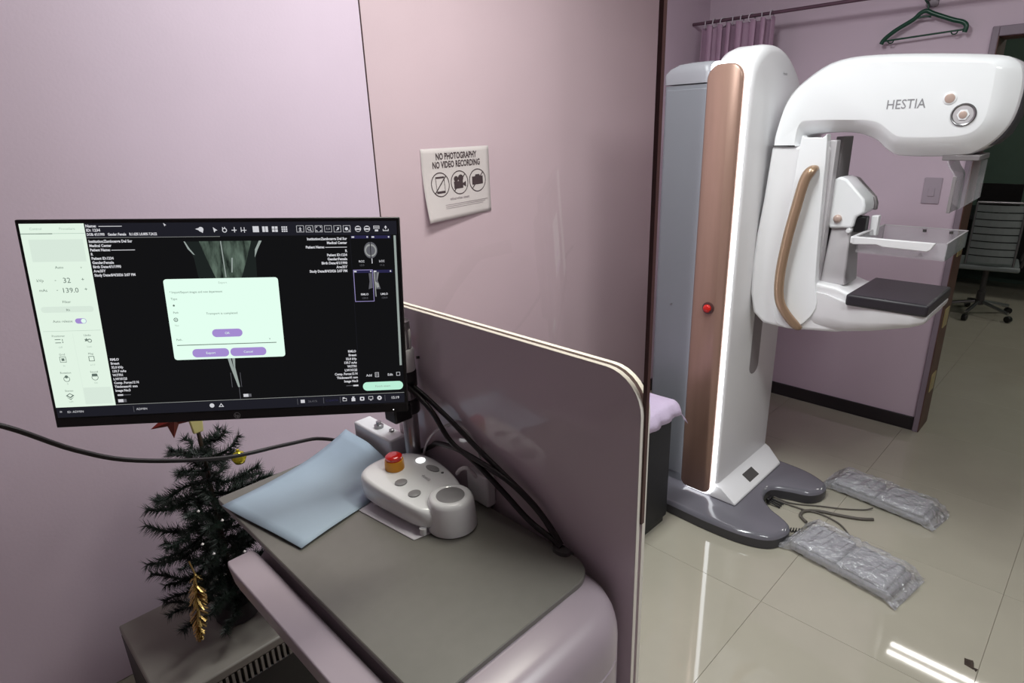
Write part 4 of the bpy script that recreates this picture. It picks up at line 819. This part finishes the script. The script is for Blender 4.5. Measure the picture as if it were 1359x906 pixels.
# ================================================================ CURTAIN, ROD, HANGER, SWITCH
rod = tag(MB().tube([(3.40, WY - .001, 2.105), (3.40, -3.999, 2.105)], .0085, 10).build('curtain_rod', 'rod_metal', smooth=60), 'thin dark curtain rod running along the far wall', 'rod')
cu_ = thing('curtain', 'purple curtain bunched at the end of the rod by the corner', 'curtain', (3.40, 1.7, .3))
cm = MB(); NP = 120; ys = [1.50 + (1.885 - 1.50)*i/NP for i in range(NP + 1)]
zs = [.30, .8, 1.3, 1.7, 1.95, 2.02, 2.06, 2.085]
for j, z in enumerate(zs):
    for i, y in enumerate(ys):
        ph = i/NP*2*math.pi*6.5 + .7*math.sin(i/NP*9); am = (.034 + .012*math.sin(i/NP*14))*(1 - .25*j/len(zs)); cm.v.append((3.40 + am*math.sin(ph) + .006*math.sin(ph*.37 + z*2), y + .010*math.sin(2*ph + z), z + (.006*math.cos(ph) if j == len(zs) - 1 else 0)))
cm.f = [(j*(NP + 1) + i, j*(NP + 1) + i + 1, (j + 1)*(NP + 1) + i + 1, (j + 1)*(NP + 1) + i) for j in range(len(zs) - 1) for i in range(NP)]
co = cm.build('cloth', 'curtain_cloth', cu_, smooth=85); s = co.modifiers.new('solid', 'SOLIDIFY'); s.thickness = .0015
ringm = MB(); nR, nr = 18, 6
for a in range(nR):
    for b in range(nr):
        A, B = 2*math.pi*a/nR, 2*math.pi*b/nr; rr = .0205 + .003*math.cos(B); ringm.v.append((rr*math.cos(A), .003*math.sin(B), rr*math.sin(A)))
ringm.f = [(a*nr + b, ((a + 1) % nR)*nr + b, ((a + 1) % nR)*nr + (b + 1) % nr, a*nr + (b + 1) % nr) for a in range(nR) for b in range(nr)]
rm = ringm.mesh('ring', 'ring_white', 70)
for k in range(8):
    o = link('ring', rm, cu_, local=True); o.location = (0, 1.51 + .052*k - 1.7, 2.097 - .3); o.rotation_euler = (0, 0, .5*math.sin(k*2.1))
# green plastic hanger on a wall hook
hk = thing('wall_hook', 'small metal hook on the far wall above the machine head', 'hook', (FX, .85, 2.07))
MB().prism(rrect(.825, .875, 2.055, 2.135, .012), 'x', FX - .006, FX - .0005).build('back_plate', 'hook_metal', hk, bevel=.001)
for d in (-.018, .018): MB().tube(crom([(FX - .005, .85 + d*.3, 2.10), (FX - .035, .85 + d*.8, 2.092), (FX - .052, .85 + d, 2.10), (FX - .055, .85 + d*1.1, 2.118)], 4, False), .0035, 8).build('prong', 'hook_metal', hk, smooth=60)
hg = thing('clothes_hanger', 'green plastic clothes hanger hanging from the wall hook', 'hanger', (3.535, .86, 1.94))
HXp = 3.535
A_ = lambda y, z: (HXp, y, z)
MB().tube(crom([A_(1.025, 1.918), A_(1.012, 1.940), A_(.969, 1.973), A_(.905, 2.008), A_(.882, 2.030), A_(.858, 2.038), A_(.826, 2.022), A_(.749, 1.988), A_(.712, 1.975), A_(.695, 1.958), A_(.698, 1.932)], 4, False), .0075, 8, 1.3).build('shoulder_bar', 'green_plastic', hg, smooth=60)
MB().tube([A_(1.017, 1.930), A_(.702, 1.944)], .004, 8).build('trouser_bar', 'green_plastic', hg, smooth=60)
MB().tube(crom([A_(.893, 2.012), A_(.862, 2.016), A_(.836, 2.012)], 4, False), .0045, 6).build('brace', 'green_plastic', hg, smooth=60)
MB().tube(crom([A_(.855, 2.036), A_(.853, 2.062), A_(.868, 2.082), (3.535, .868, 2.10), (3.535, .850, 2.110), (3.535, .834, 2.100), (3.535, .832, 2.09)], 4, False), .0042, 8).build('hook', 'green_plastic', hg, smooth=60)
for y, z in ((.985, 1.926), (.735, 1.936)): MB().tube(crom([A_(y + .014, z + .005), A_(y + .007, z - .006), A_(y - .007, z - .006), A_(y - .012, z + .006)], 3, False), .0028, 6).build('loop', 'green_plastic', hg, smooth=60)
sw = thing('light_switch', 'lilac light switch plate on the far wall beside the doorway', 'switch', (FX, .718, 1.247))
MB().prism(rrect(.680, .754, 1.187, 1.309, .004), 'x', FX - .007, FX - .0004).build('plate', 'switch_plate', sw, bevel=.0015)
MB().prism(rrect(.704, .730, 1.222, 1.262, .002), 'x', FX - .0105, FX - .006).build('rocker', 'switch_plate', sw, bevel=.001)

# ================================================================ THE ROOM BEYOND THE DOORWAY
ch = thing('office_chair', 'grey ribbed mesh office chair on casters in the dark room beyond the doorway', 'chair', (6.0, .73, 0), .15)
def cb_(*a): return MB().box(*a)
for k in range(8):
    z = .475 + .056*k
    MB().loft([[(-.012 + .03*(q/6 - .5)**2*4 + .05*(z - .47), -.145 + .29*q/6, z), (.004 + .03*(q/6 - .5)**2*4 + .05*(z - .47), -.145 + .29*q/6, z), (.004 + .03*(q/6 - .5)**2*4 + .05*(z - .42), -.145 + .29*q/6, z + .047), (-.012 + .03*(q/6 - .5)**2*4 + .05*(z - .42), -.145 + .29*q/6, z + .047)] for q in range(7)]).build('back_rib', 'chair_mesh', ch, local=True)
for s_ in (-1, 1): MB().tube([(.02, s_*.152, .43), (.03, s_*.152, .7), (.045, s_*.152, .935)], .009, 8).build('back_frame', 'chrome', ch, smooth=60, local=True)
MB().tube([(.045, -.152, .935), (.045, .152, .935)], .010, 8).build('top_rail', 'chrome', ch, smooth=60, local=True)
MB().box(0, .42, -.2, .2, .41, .45).build('seat', 'chair_mesh', ch, bevel=.012, local=True)
MB().lathe(.2, 0, [(.03, .09), (.03, .2), (.02, .21), (.02, .41)], 12).build('gas_lift', 'dark_grey', ch, smooth=40, local=True)
for s_ in (-1, 1): MB().tube(crom([(.03, s_*.2, .45), (.05, s_*.23, .60), (.25, s_*.23, .63), (.33, s_*.21, .45)], 4, False), .010, 8).build('armrest', 'dark_grey', ch, smooth=60, local=True)
for k in range(5):
    a = 2*math.pi*k/5 + .3; lg_ = MB().tube([(.2 + .03*math.cos(a), .03*math.sin(a), .115), (.2 + .24*math.cos(a), .24*math.sin(a), .07)], .014, 8).build('leg', 'chrome', ch, smooth=60, local=True)
    MB().lathe(0, 0, [(.025, -.016), (.027, -.01), (.027, .01), (.025, .016)], 12).xf(Matrix.Translation((.2 + .25*math.cos(a), .25*math.sin(a), .028)) @ Matrix.Rotation(a, 4, 'Z') @ Matrix.Rotation(math.pi/2, 4, 'X')).build('caster', 'black_plastic', lg_, smooth=40, local=True)
td = thing('office_desk', 'dark office desk against the green wall beyond the doorway', 'desk', (7.1, .6, 0))
MB().box(6.75, 7.55, -.2, 1.3, .70, .735).build('top', 'black_wood', td, bevel=.004)
for y in (-.17, 1.23): MB().box(6.8, 7.5, y, y + .035, 0, .70).build('side_panel', 'black_wood', td, bevel=.003)
MB().box(7.2, 7.22, -.135, 1.23, .2, .70).build('back_panel', 'black_wood', td)
pcm = thing('desktop_monitor', 'small black monitor on the dark office desk beyond the doorway', 'monitor', (7.0, .86, .735))
MB().box(6.93, 6.955, .72, 1.03, .80, 1.0).build('panel', 'black_plastic', pcm, bevel=.004)
MB().box(6.955, 6.975, .86, .89, .745, .85).build('neck', 'black_plastic', pcm); MB().box(6.9, 7.02, .79, .96, .736, .746).build('foot', 'black_plastic', pcm, bevel=.002)
jar = thing('black_vase', 'rounded black jar standing at the end of the dark office desk', 'jar', (6.85, 1.2, .735))
MB().lathe(6.85, 1.2, [(.05, .7355), (.055, .75), (.03, .90), (.022, .95), (.05, 1.0), (.06, 1.05), (.045, 1.10), (.01, 1.12)], 16).build('jar_body', 'black_plastic', jar, smooth=60)
